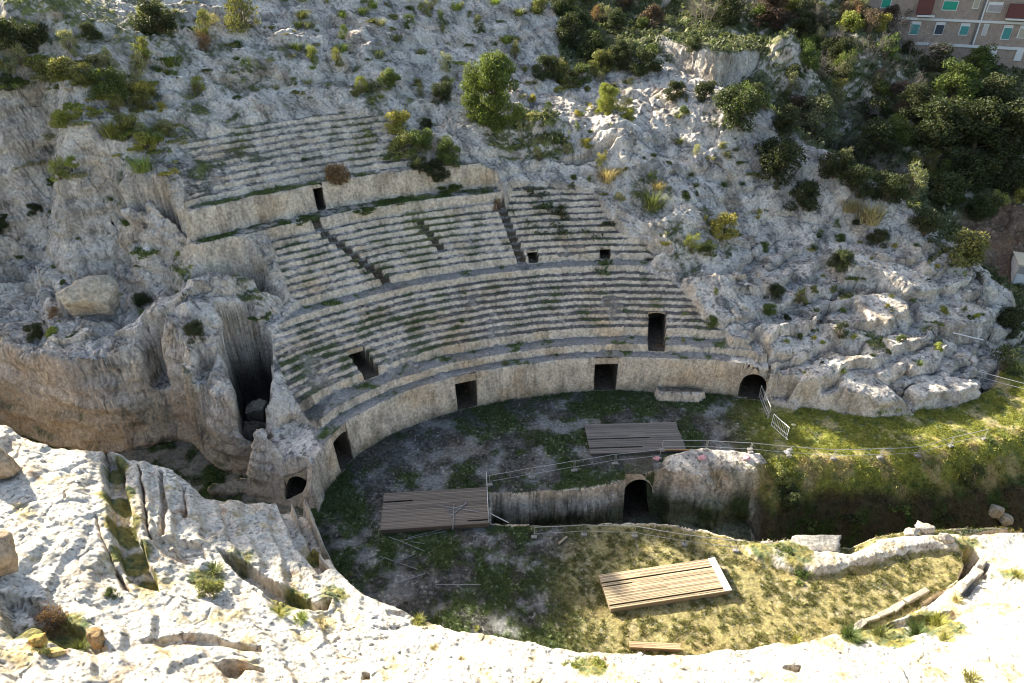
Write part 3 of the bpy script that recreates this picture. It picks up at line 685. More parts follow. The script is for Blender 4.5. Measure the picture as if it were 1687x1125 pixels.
def math_node(nt, op, a, b=None, clamp=False):
    n = nt.nodes.new('ShaderNodeMath'); n.operation = op; n.use_clamp = clamp
    for i, v in enumerate((a, b)):
        if v is None: continue
        if isinstance(v, (int, float)): n.inputs[i].default_value = v
        else: nt.links.new(v, n.inputs[i])
    return n.outputs[0]
def vmul(nt, c, f):
    n = nt.nodes.new('ShaderNodeVectorMath'); n.operation = 'SCALE'; nt.links.new(c, n.inputs[0]); nt.links.new(f, n.inputs['Scale']); return n.outputs[0]
def ground_material(nt, b, N, L):
    a = N('ShaderNodeVertexColor'); a.layer_name = 'Col'
    tc = N('ShaderNodeTexCoord').outputs['Object']
    n1 = noise_node(nt, 5.5, 6, .68, tc); n2 = noise_node(nt, 26, 3, .6, tc)
    n0 = noise_node(nt, 1.1, 5, .62, tc)
    f = math_node(nt, 'ADD', math_node(nt, 'MULTIPLY', n1.outputs[0], 2.25), math_node(nt, 'MULTIPLY', n2.outputs[0], .8))
    f = math_node(nt, 'ADD', f, math_node(nt, 'MULTIPLY', n0.outputs[0], .9)); f = math_node(nt, 'MAXIMUM', math_node(nt, 'ADD', f, -1.0), .10)
    ns = noise_node(nt, .42, 5, .6, tc); sr = N('ShaderNodeMapRange'); L(ns.outputs[0], sr.inputs[0]); sr.inputs[1].default_value = .50; sr.inputs[2].default_value = .66; sr.inputs[3].default_value = 0; sr.inputs[4].default_value = .75
    mx = N('ShaderNodeMix'); mx.data_type = 'RGBA'; mx.blend_type = 'MULTIPLY'; L(sr.outputs[0], mx.inputs[0]); L(vmul(nt, a.outputs[0], f), mx.inputs[6]); mx.inputs[7].default_value = (.88, .77, .64, 1)
    L(mx.outputs[2], b.inputs['Base Color'])
    b.inputs['Roughness'].default_value = .95; b.inputs['Specular IOR Level'].default_value = .12
    h = math_node(nt, 'ADD', n1.outputs[0], math_node(nt, 'MULTIPLY', n2.outputs[0], .35)); h = math_node(nt, 'ADD', h, math_node(nt, 'MULTIPLY', n0.outputs[0], 1.6))
    bp = N('ShaderNodeBump'); bp.inputs['Strength'].default_value = .8; bp.inputs['Distance'].default_value = .13
    L(h, bp.inputs['Height']); L(bp.outputs[0], b.inputs['Normal'])
M_GROUND = nmat('weathered_limestone', ground_material)

def grid_mesh(name, mask, parent=None, mat=M_GROUND, Z=None):
    """the faces of the ground grid picked by mask, as one object"""
    h, w = GX.shape
    J, I = np.nonzero(mask)
    if len(J) == 0: return None
    a = J*w+I
    f = np.stack([a, a+1, a+w+1, a+w], -1)
    used, inv = np.unique(f.ravel(), return_inverse=True)
    co = np.stack([GX.ravel()[used], GY.ravel()[used], (GZ if Z is None else Z).ravel()[used]], -1).astype(np.float32)
    m = bpy.data.meshes.new(name); m.vertices.add(len(co)); m.vertices.foreach_set('co', co.ravel())
    m.loops.add(len(f)*4); m.loops.foreach_set('vertex_index', inv.astype(np.int32))
    m.polygons.add(len(f)); m.polygons.foreach_set('loop_start', np.arange(0, len(f)*4, 4, dtype=np.int32))
    m.polygons.foreach_set('use_smooth', np.ones(len(f), bool))
    ca = m.color_attributes.new('Col', 'FLOAT_COLOR', 'POINT')
    c4 = np.ones((len(used), 4), np.float32); c4[:, :3] = COL.reshape(-1, 3)[used]; ca.data.foreach_set('color', c4.ravel())
    m.update(calc_edges=True); m.materials.append(mat)
    o = bpy.data.objects.new(name, m); LINK(o)
    if parent: o.parent = parent
    return o
# split the ground: faces take the id of their corner
_c = lambda A: A[:-1, :-1]
fid = _c(GID).copy(); fq = _c(F['q']); fth = _c(F['th']); fl, fu, ft = _c(F['dlow']) > .1, _c(F['dup']) > .1, _c(F['dtop']) > .1
seatm = (fid == 0)
pod = (fq > 21.35) & (fq <= 22.5) & (fth > -57) & (fth < 23.3) & (_c(F['mb']) < .5) & ((fid == 0) | (fid == 1))
low = seatm & fl & ~pod; up = seatm & fu & ~low & ~pod & (fq > Q_PRAE+.3); top = seatm & ft & ~up & ~low & ~pod
stair = (_c(F.get('stair', np.zeros(GX.shape))) > .5) & seatm
blockm = (_c(F['mb']) > .5) & (fid == 0) & ~low
for mname in ('low', 'up', 'top', 'pod'): globals()[mname] &= ~stair
tag(grid_mesh('rocky_hillside', (fid == 0) & ~low & ~up & ~top & ~pod & ~stair & ~blockm), kind='structure')
tag(grid_mesh('arena_ground', ((fid == 1) & ~pod)), kind='structure')
tag(grid_mesh('pit_ground', (fid == 5)), kind='structure')
tag(grid_mesh('quarry_ground', (fid == 8)), kind='structure')
tag(grid_mesh('sunlit_rock_bank', (fid == 9)), kind='structure')
AMPH = empty('amphitheatre', (CX, CY, 0), 0, 'pale rock-cut amphitheatre with curved tiers of worn stone seats facing the arena floor', 'amphitheatre')
def apart(name, mask, parent):
    o = grid_mesh(name, mask, parent)
    if o: o.matrix_parent_inverse = parent.matrix_world.inverted() if False else Matrix.Translation(-Vector((CX, CY, 0)))
    return o
apart('podium_wall', pod, AMPH); apart('end_block', blockm, AMPH)
def tier(name, mask, qs):
    e = empty(name, (0, 0, 0), parent=AMPH)
    qs = list(qs)
    for a, b in zip(qs[:-1], qs[1:]):
        mk = mask & (fq > a) & (fq <= b)
        if mk.sum() < 40: continue
        o = grid_mesh('seat_row', mk, e); o.matrix_parent_inverse = Matrix.Translation(-Vector((CX, CY, 0)))
    return e
rq = [q for q, k in ROWS]
tier('lower_seating', low, [0]+[q for q, k in ROWS if k in ('walk', 'low')][0:]+[[q for q, k in ROWS if k == 'prae'][0], 60])
tier('upper_seating', up, [0]+[q for q, k in ROWS if k == 'up']+[60])
apart('retaining_wall', top & (fq <= Q_BIG+.85), AMPH)
tier('summit_seating', top & (fq > Q_BIG+.85), [0]+[Q_SUM0+.61*k for k in range(1, 8)]+[90])
for a_, b_ in ((-60, -29), (-29, -20), (-20, 20)): apart('staircase', stair & (fth > a_) & (fth <= b_), AMPH)
print('ground meshes', round(time.time()-_t0, 1))

# lintels: the rock that roofs each passage
def ground_full(x, y):
    global GZ
    sv = GZ; GZ = F['zfull']
    r = ground(x, y); GZ = sv; return r
def roof_mesh(name, PX, PY, ZU, top_mask, parent):
    """the rock over a passage: its weathered top (ground faces) and the block below with the arched or flat underside"""
    full = ground_full(PX, PY); topz = np.maximum(full-.3, ZU+.03); topz[0] = np.maximum(full[0]-.012, ZU[0]+.03)
    h, w = PX.shape
    co = np.concatenate([np.stack([PX, PY, topz], -1).reshape(-1, 3), np.stack([PX, PY, ZU], -1).reshape(-1, 3)])
    n = h*w; fs = []
    for j in range(h-1):
        for i in range(w-1):
            a = j*w+i; fs.append((a, a+1, a+w+1, a+w)); a += n; fs.append((a, a+w, a+w+1, a+1))
    rim = [(0, i) for i in range(w)]+[(j, w-1) for j in range(1, h)]+[(h-1, i) for i in range(w-2, -1, -1)]+[(j, 0) for j in range(h-2, 0, -1)]
    rim = [j*w+i for j, i in rim]
    for a, b in zip(rim, rim[1:]+rim[:1]): fs.append((a, a+n, b+n, b))
    col_ = np.ones((2*n, 4), np.float32); col_[:, :3] = WARM*.82
    J, I = np.nonzero(top_mask)
    if len(J):
        W = GX.shape[1]; a = J*W+I
        f = np.stack([a, a+1, a+W+1, a+W], -1); used, inv = np.unique(f.ravel(), return_inverse=True)
        inv = inv.reshape(-1, 4)+2*n
        co = np.concatenate([co, np.stack([GX.ravel()[used], GY.ravel()[used], F['zfull'].ravel()[used]], -1)])
        cc = np.ones((len(used), 4), np.float32); cc[:, :3] = COLF.reshape(-1, 3)[used]; col_ = np.concatenate([col_, cc]); fs += inv.tolist()
    m = bpy.data.meshes.new(name); m.from_pydata(co.tolist(), [], fs); m.update()
    ca = m.color_attributes.new('Col', 'FLOAT_COLOR', 'POINT'); ca.data.foreach_set('color', col_.astype(np.float32).ravel())
    m.materials.append(M_GROUND); o = bpy.data.objects.new(name, m); LINK(o); o.parent = parent
    o.matrix_parent_inverse = Matrix.Translation(-Vector((CX, CY, 0))); return o
_low = F['zfull']-GZ > .002
_cell = _low[:-1, :-1] | _low[1:, :-1] | _low[:-1, 1:] | _low[1:, 1:]
_r = np.hypot(GX-CX, GY-CY)
for b, w, fl_, q0, q1, ql, zs, zc in DOORS:
    s = np.linspace(-1, 1, 17); qq = np.concatenate([[ql], np.linspace(ql+.02, q1+.25, 34)])
    S, Q = np.meshgrid(s, qq); ww = w+.12
    PX, PY = fromq_grid(b, S*ww, Q)
    # start where the rock is higher than the opening
    f0 = ground_full(PX, PY)[:, 8]; k0 = int(np.argmax(f0 > zc+.06)); PX, PY, Sx, Qx = PX[k0:], PY[k0:], S[k0:], Q[k0:]
    ZU = zs+(zc-zs)*np.sqrt(np.clip(1-(Sx*ww/w)**2, 0, 1))
    cs = np.radians(F['th']-b)*_r
    zmin = np.minimum.reduce([F['zfull'][:-1, :-1], F['zfull'][1:, :-1], F['zfull'][:-1, 1:], F['zfull'][1:, 1:]])
    mk = _cell & (zmin > zc+.02) & _c((np.abs(cs) < w+.25) & (F['q'] > Qx[0, 0]) & (F['q'] < q1+.2))
    roof_mesh('lintel', PX, PY, ZU, mk, AMPH)
for (xc, w, y0, y1, fl_), (zs, zc) in zip(PASS, ((.75, 1.55), (-1.5, -.42))):
    yy = np.linspace(y0, y1+.2, 90); PX, PY = np.meshgrid(np.linspace(xc-w-.14, xc+w+.14, 19), yy)
    ZU = zs+(zc-zs)*np.sqrt(np.clip(1-((PX-xc)/w)**2, 0, 1))
    k0 = int(np.argmax((ground_full(PX, PY)[:, 9] > zc+.12)))
    PX, PY, ZU = PX[k0:], PY[k0:], ZU[k0:]
    mk = _cell & _c((np.abs(GX-xc) < w+.25) & (GY > PY[0, 0]) & (GY < y1+.2))
    roof_mesh('arch_roof', PX, PY, ZU, mk, AMPH)
# ------------------------------------------------------------------ mesh kit
class MB:
    """collects boxes, tubes and leaves, then links them as one mesh object"""
    def __init__(s): s.v = []; s.f = []; s.c = []
    def quad(s, P, c=(1, 1, 1)):
        n = len(s.v); s.v += [tuple(p) for p in P]; s.f.append(tuple(range(n, n+len(P)))); s.c += [c]*len(P)
    def box(s, cx, cy, cz, sx, sy, sz, rz=0, c=(1, 1, 1), M=None, jit=0):
        n = len(s.v); cr, sr = math.cos(rz), math.sin(rz)
        for k in (-1, 1):
            for j, i in ((-1, -1), (-1, 1), (1, 1), (1, -1)):
                x, y, z = i*sx/2+random.uniform(-jit, jit), j*sy/2+random.uniform(-jit, jit), k*sz/2+random.uniform(-jit, jit)
                p = Vector((cx+x*cr-y*sr, cy+x*sr+y*cr, cz+z)); p = M @ p if M else p
                s.v.append(tuple(p)); s.c.append(c)
        for q in ((3, 2, 1, 0), (4, 5, 6, 7), (0, 1, 5, 4), (1, 2, 6, 5), (2, 3, 7, 6), (3, 0, 4, 7)): s.f.append(tuple(n+i for i in q))
    def tube(s, pts, r0, r1=None, n=6, c=(1, 1, 1)):
        pts = [Vector(p) for p in pts]; r1 = r0 if r1 is None else r1; base = len(s.v)
        for k, p in enumerate(pts):
            t = (pts[min(k+1, len(pts)-1)]-pts[max(k-1, 0)]).normalized()
            a = t.orthogonal().normalized(); b = t.cross(a); r = r0+(r1-r0)*k/max(1, len(pts)-1)
            for i in range(n):
                an = 2*math.pi*i/n; s.v.append(tuple(p+a*(math.cos(an)*r)+b*(math.sin(an)*r))); s.c.append(c)
        for k in range(len(pts)-1):
            for i in range(n):
                j = (i+1) % n; o = base+k*n; s.f.append((o+i, o+j, o+n+j, o+n+i))
        s.f.append(tuple(base+n-1-i for i in range(n))); o = base+(len(pts)-1)*n; s.f.append(tuple(o+i for i in range(n)))
    def mesh(s, name, mat, smooth=False):
        m = bpy.data.meshes.new(name); m.from_pydata(s.v, [], s.f); m.update()
        ca = m.color_attributes.new('Col', 'FLOAT_COLOR', 'POINT')
        c = np.ones((len(s.v), 4), np.float32); c[:, :3] = np.array(s.c, np.float32).reshape(-1, 3); ca.data.foreach_set('color', c.ravel())
        m.materials.append(mat)
        if smooth: m.polygons.foreach_set('use_smooth', np.ones(len(m.polygons), bool))
        return m
    def build(s, name, mat, parent=None, smooth=False, loc=None):
        o = bpy.data.objects.new(name, s.mesh(name, mat, smooth)); LINK(o)
        if parent: o.parent = parent
        if loc is not None: o.location = loc
        return o
def vc_mat(name, rough=.8, bump=0, nscale=14, namt=.5, spec=.2, metal=0, objcol=False, streak=None):
    def b_(nt, b, N, L):
        a = N('ShaderNodeVertexColor'); a.layer_name = 'Col'; tc = N('ShaderNodeTexCoord').outputs['Object']
        c = a.outputs[0]
        if objcol:
            oi = N('ShaderNodeObjectInfo'); mx = N('ShaderNodeVectorMath'); mx.operation = 'MULTIPLY'; L(c, mx.inputs[0]); L(oi.outputs['Color'], mx.inputs[1]); c = mx.outputs[0]
        if streak:
            mp = N('ShaderNodeMapping'); mp.inputs['Scale'].default_value = streak; L(tc, mp.inputs[0]); tc = mp.outputs[0]
        n = noise_node(nt, nscale, 5, .65, tc)
        L(vmul(nt, c, math_node(nt, 'ADD', math_node(nt, 'MULTIPLY', n.outputs[0], 2*namt), 1-namt)), b.inputs['Base Color'])
        b.inputs['Roughness'].default_value = rough; b.inputs['Specular IOR Level'].default_value = spec; b.inputs['Metallic'].default_value = metal
        if bump:
            bp = N('ShaderNodeBump'); bp.inputs['Strength'].default_value = .6; bp.inputs['Distance'].default_value = bump; L(n.outputs[0], bp.inputs['Height']); L(bp.outputs[0], b.inputs['Normal'])
    return nmat(name, b_)
def leaf_mat(name, trans=.27):
    m = bpy.data.materials.new(name); m.use_nodes = True; nt = m.node_tree; N = nt.nodes.new; L = nt.links.new
    b = nt.nodes['Principled BSDF']; out = nt.nodes['Material Output']
    a = N('ShaderNodeVertexColor'); a.layer_name = 'Col'; oi = N('ShaderNodeObjectInfo')
    mx = N('ShaderNodeVectorMath'); mx.operation = 'MULTIPLY'; L(a.outputs[0], mx.inputs[0]); L(oi.outputs['Color'], mx.inputs[1])
    L(mx.outputs[0], b.inputs['Base Color']); b.inputs['Roughness'].default_value = .7; b.inputs['Specular IOR Level'].default_value = .25
    t = N('ShaderNodeBsdfTranslucent'); w = N('ShaderNodeVectorMath'); w.operation = 'MULTIPLY'; w.inputs[1].default_value = (1.25, 1.3, .7); L(mx.outputs[0], w.inputs[0]); L(w.outputs[0], t.inputs[0])
    s = N('ShaderNodeMixShader'); s.inputs[0].default_value = trans; L(b.outputs[0], s.inputs[1]); L(t.outputs[0], s.inputs[2]); L(s.outputs[0], out.inputs[0])
    return m
M_LEAF = leaf_mat('leaf'); M_BARK = vc_mat('bark', .9, .02, 9, .4, objcol=False); M_WOOD = vc_mat('weathered_wood', .85, .006, 5, .45, streak=(1.2, 14, 14))
M_METAL = vc_mat('galvanised_metal', .45, 0, 20, .15, .5, .3); M_STONE = vc_mat('loose_stone', .95, .05, 7, .35); M_PLAIN = vc_mat('painted_panel', .7, 0, 6, .12); M_BRICK = None

# ------------------------------------------------------------------ plants
def leaf_quads(V, n_blend, size, rs, tint, aspect=.5, up=0.0, fold=True):
    """arrays of leaf quads at points V (n,3) with outward normals n_blend"""
    n = len(V)
    d = rs.normal(size=(n, 3)); d /= np.linalg.norm(d, axis=1, keepdims=True)
    nn = d*.9+n_blend*.7+np.array([0, 0, .25]); nn /= np.linalg.norm(nn, axis=1, keepdims=True)
    t = np.cross(nn, rs.normal(size=(n, 3))); t[:, 2] += up; t /= np.linalg.norm(t, axis=1, keepdims=True)+1e-9
    b = np.cross(nn, t)
    L = (size*rs.uniform(.6, 1.35, n))[:, None]; W = L*aspect
    Q = np.stack([V-t*L*.5, V+b*W*.5, V+t*L*.5, V-b*W*.5], 1)
    c = tint(rs, n)
    return Q.reshape(-1, 3), np.repeat(c, 4, 0)
def mesh_from_quads(name, Q, C, mat):
    n = len(Q)//4
    m = bpy.data.meshes.new(name); m.vertices.add(len(Q)); m.vertices.foreach_set('co', Q.astype(np.float32).ravel())
    m.loops.add(n*4); m.loops.foreach_set('vertex_index', np.arange(n*4, dtype=np.int32))
    m.polygons.add(n); m.polygons.foreach_set('loop_start', np.arange(0, n*4, 4, dtype=np.int32)); m.update(calc_edges=True)
    ca = m.color_attributes.new('Col', 'FLOAT_COLOR', 'POINT'); c4 = np.ones((len(Q), 4), np.float32); c4[:, :3] = C; ca.data.foreach_set('color', c4.ravel())
    m.materials.append(mat); return m
def tint_std(rs, n):
    k = rs.uniform(.55, 1.4, (n, 1)); y = rs.uniform(0, 1, (n, 1))**3
    return k*np.array([1, 1, 1])*(1-y)+k*np.array([1.7, 1.35, .7])*y
def lumps(rs, n, rx, rz, z0, lr):
    out = []
    for _ in range(n):
        a = rs.uniform(0, 2*math.pi); d = rs.uniform(0, 1)**.6
        z = rs.uniform(0, 1); k = math.sqrt(max(0, 1-(z*1.0)**2*.75))
        out.append((math.cos(a)*d*rx*k, math.sin(a)*d*rx*k, z0+z*rz, lr*rs.uniform(.6, 1.25)))
    return out
def cloud(rs, LM, n, size, aspect=.5, up=0., shell=.45, sq=.85):
    w = np.array([l[3]**2 for l in LM]); k = rs.choice(len(LM), n, p=w/w.sum())
    A = np.array(LM); d = rs.normal(size=(n, 3)); d /= np.linalg.norm(d, axis=1, keepdims=True)
    r = A[k, 3]*(rs.uniform(shell**3, 1, n)**(1/3))*rs.uniform(.82, 1.18, n)
    V = A[k, :3]+d*r[:, None]*np.array([1, 1, sq]); V[:, 2] = np.maximum(V[:, 2], .01)
    return leaf_quads(V, d, size, rs, tint_std, aspect, up)
PROTO = {}
def stems(rs, LM, r, c=(.16, .12, .08)):
    mb = MB()
    for l in LM:
        p = Vector(l[:3]); mid = Vector((p.x*.35+rs.uniform(-.06, .06), p.y*.35+rs.uniform(-.06, .06), p.z*.55))
        mb.tube([(p.x*.06, p.y*.06, -.12), mid, p], r, r*.35, 5, c)
    return mb
def proto(kind, i):
    rs = np.random.default_rng(hash_int(kind)*10+i)
    if kind == 'bush':
        LM = lumps(rs, 18, .40, .50, .05, .17); Q, C = cloud(rs, LM, 3000, .062); st = stems(rs, LM[:9], .018)
    elif kind == 'airy':
        LM = lumps(rs, 17, .38, .70, .03, .15); Q, C = cloud(rs, LM, 1500, .07, .32, .8, .2); st = stems(rs, LM, .014)
    elif kind == 'dense':
        LM = lumps(rs, 34, .43, .60, .04, .15); Q, C = cloud(rs, LM, 5600, .05); st = stems(rs, LM[:10], .02)
    elif kind == 'mat':
        LM = lumps(rs, 14, .44, .10, .03, .12); Q, C = cloud(rs, LM, 1200, .06, .5, .3, .1, .5); st = None
    elif kind == 'tree':
        LM = [(x*(.78+.4*(1-z)), y*(.78+.4*(1-z)), z, r) for x, y, z, r in lumps(rs, 54, .40, .95, .12, .135)]; Q, C = cloud(rs, LM, 8500, .042); st = None
        mb = MB(); mb.tube([(0, 0, -.2), (.01, .01, .25), (0, .02, .6), (.01, 0, 1.0)], .045, .012, 7, (.15, .11, .08))
        for l in LM[::3]:
            z0 = max(.18, l[2]*.55); mb.tube([(0, .01, z0), (l[0]*.5, l[1]*.5, (z0+l[2])*.5+.03), l[:3]], .016, .004, 5, (.15, .11, .08))
        st = mb
    elif kind == 'pine':
        LM = []
        for k in range(64):
            z = rs.uniform(.04, .95); a = rs.uniform(0, 6.283); rr = (.47*math.sin(min(1, (1.08-z)/.62)*math.pi/2)*(.55+.45*min(1, z/.25)))*rs.uniform(.25, 1)
            LM.append((rr*math.cos(a), rr*math.sin(a), z, .125*rs.uniform(.7, 1.25)))
        Q, C = cloud(rs, LM, 22000, .045, .3, .5, .1, .8)
        mb = MB(); mb.tube([(0, 0, -.2), (.0, .01, .3), (.01, 0, .7), (0, 0, 1.0)], .035, .008, 7, (.17, .12, .09))
        for l in LM[::2]: mb.tube([(0, 0, max(.03, l[2]-.16)), (l[0]*.5, l[1]*.5, l[2]-.06), l[:3]], .011, .003, 5, (.17, .12, .09))
        st = mb
    elif kind in ('grass', 'reed'):
        n = 150 if kind == 'grass' else 260; Q = []; C = []
        for k in range(n):
            a = rs.uniform(0, 6.283); d = rs.uniform(0, .28); h = rs.uniform(.35, 1.0)*(.55 if kind == 'grass' else .9); sp = rs.uniform(.1, .42)
            b = Vector((d*math.cos(a), d*math.sin(a), -.03)); a2 = a+rs.uniform(-.9, .9); t = b+Vector((math.cos(a2)*sp, math.sin(a2)*sp, h)); m_ = (b+t)/2+Vector((-math.cos(a2)*sp*.2, -math.sin(a2)*sp*.2, h*.1))
            w = Vector((-math.sin(a2), math.cos(a2), 0))*(.018 if kind == 'grass' else .014)
            Q += [b-w, b+w, m_+w*.8, m_-w*.8, m_-w*.8, m_+w*.8, t+w*.15, t-w*.15]; kk = rs.uniform(.6, 1.35); C += [(kk, kk, kk)]*8
        Q = np.array([tuple(q) for q in Q]); C = np.array(C); st = None
    elif kind == 'bare':
        mb = MB(); tips = []
        def br(p, d, L, r, lev):
            q = p+d*L; m_ = (p+q)/2+Vector(rs.normal(size=3))*L*.08
            mb.tube([p, m_, q], r, r*.6, 4, (.17, .145, .13))
            if lev == 0: return
            for _ in range(3 if lev > 1 else 4):
                dd = (d+Vector(rs.normal(size=3))*.55+Vector((0, 0, .12))).normalized(); br(q if rs.uniform() < .6 else m_, dd, L*rs.uniform(.55, .85), r*.55, lev-1)
        for k in range(5): br(Vector((rs.uniform(-.05, .05), rs.uniform(-.05, .05), -.05)), (Vector(rs.normal(size=3))*.45+Vector((0, 0, 1))).normalized(), .34, .014, 4)
        return None, mb.mesh('branches', M_BARK)
    f = mesh_from_quads('foliage', Q, C, M_LEAF)
    return f, (st.mesh('stem', M_BARK, True) if st else None)
def hash_int(s): return sum((i+3)*ord(c) for i, c in enumerate(s)) % 9973
def get_proto(kind, i):
    if (kind, i) not in PROTO: PROTO[(kind, i)] = proto(kind, i)
    return PROTO[(kind, i)]
TINT = dict(green=(.082, .115, .034), dark=(.042, .056, .024), olive=(.155, .165, .06), grey=(.14, .155, .095), yellow=(.27, .26, .07), lime=(.20, .235, .06), straw=(.40, .33, .18), brown=(.16, .105, .065), pale=(.27, .27, .16), pine=(.105, .14, .036), purple=(.095, .07, .06))
NAMES = dict(bush='bush', airy='shrub', dense='bush', mat='weed_patch', tree='tree', pine='pine_tree', grass='grass_tuft', reed='grass_tuft', bare='bare_shrub')
NV = dict(bush=4, airy=3, dense=4, mat=3, tree=4, pine=2, grass=4, reed=3, bare=2)
CATS = dict(bush='bush', airy='shrub', dense='bush', mat='weeds', tree='tree', pine='tree', grass='grass', reed='grass', bare='shrub')
PCOUNT = [0]
def plant(u, v, w, kind, tint, label, group=None, hr=None, sink=.06, pos=None):
    """w: width in photograph pixels at the plant's foot"""
    p, t = hit(u, v) if pos is None else pos
    depth = p.y*CP+(CAMH-p.z)*SP
    W = w*depth/FOC
    i = PCOUNT[0] % NV[kind]; PCOUNT[0] += 1
    f, st = get_proto(kind, i)
    H = W*(hr or dict(bush=.95, airy=1.15, dense=1.0, mat=.8, tree=.72, pine=1.05, grass=.75, reed=.62, bare=1.0)[kind])
    r = random.uniform(0, 6.28); base = p-Vector((0, 0, sink*W))
    T = TINT[tint]; k = random.uniform(.86, 1.16); colr = (T[0]*k, T[1]*k*random.uniform(.95, 1.05), T[2]*k, 1)
    name = NAMES[kind]
    if st and (w >= 30 or f is None):
        e = empty(name, base, r, label, CATS[kind], group); e.scale = (W, W, H)
        if f:
            o = bpy.data.objects.new('crown' if kind in ('tree', 'pine') else 'foliage', f); o.color = colr; LINK(o); o.parent = e
        s = bpy.data.objects.new('trunk' if kind in ('tree', 'pine') else 'branches' if f is None else 'stem', st); LINK(s); s.parent = e
        return e
    o = bpy.data.objects.new(name, f); o.color = colr; LINK(o); o.location = base; o.rotation_euler = (0, 0, r); o.scale = (W, W, H)
    return tag(o, label, CATS[kind], group)
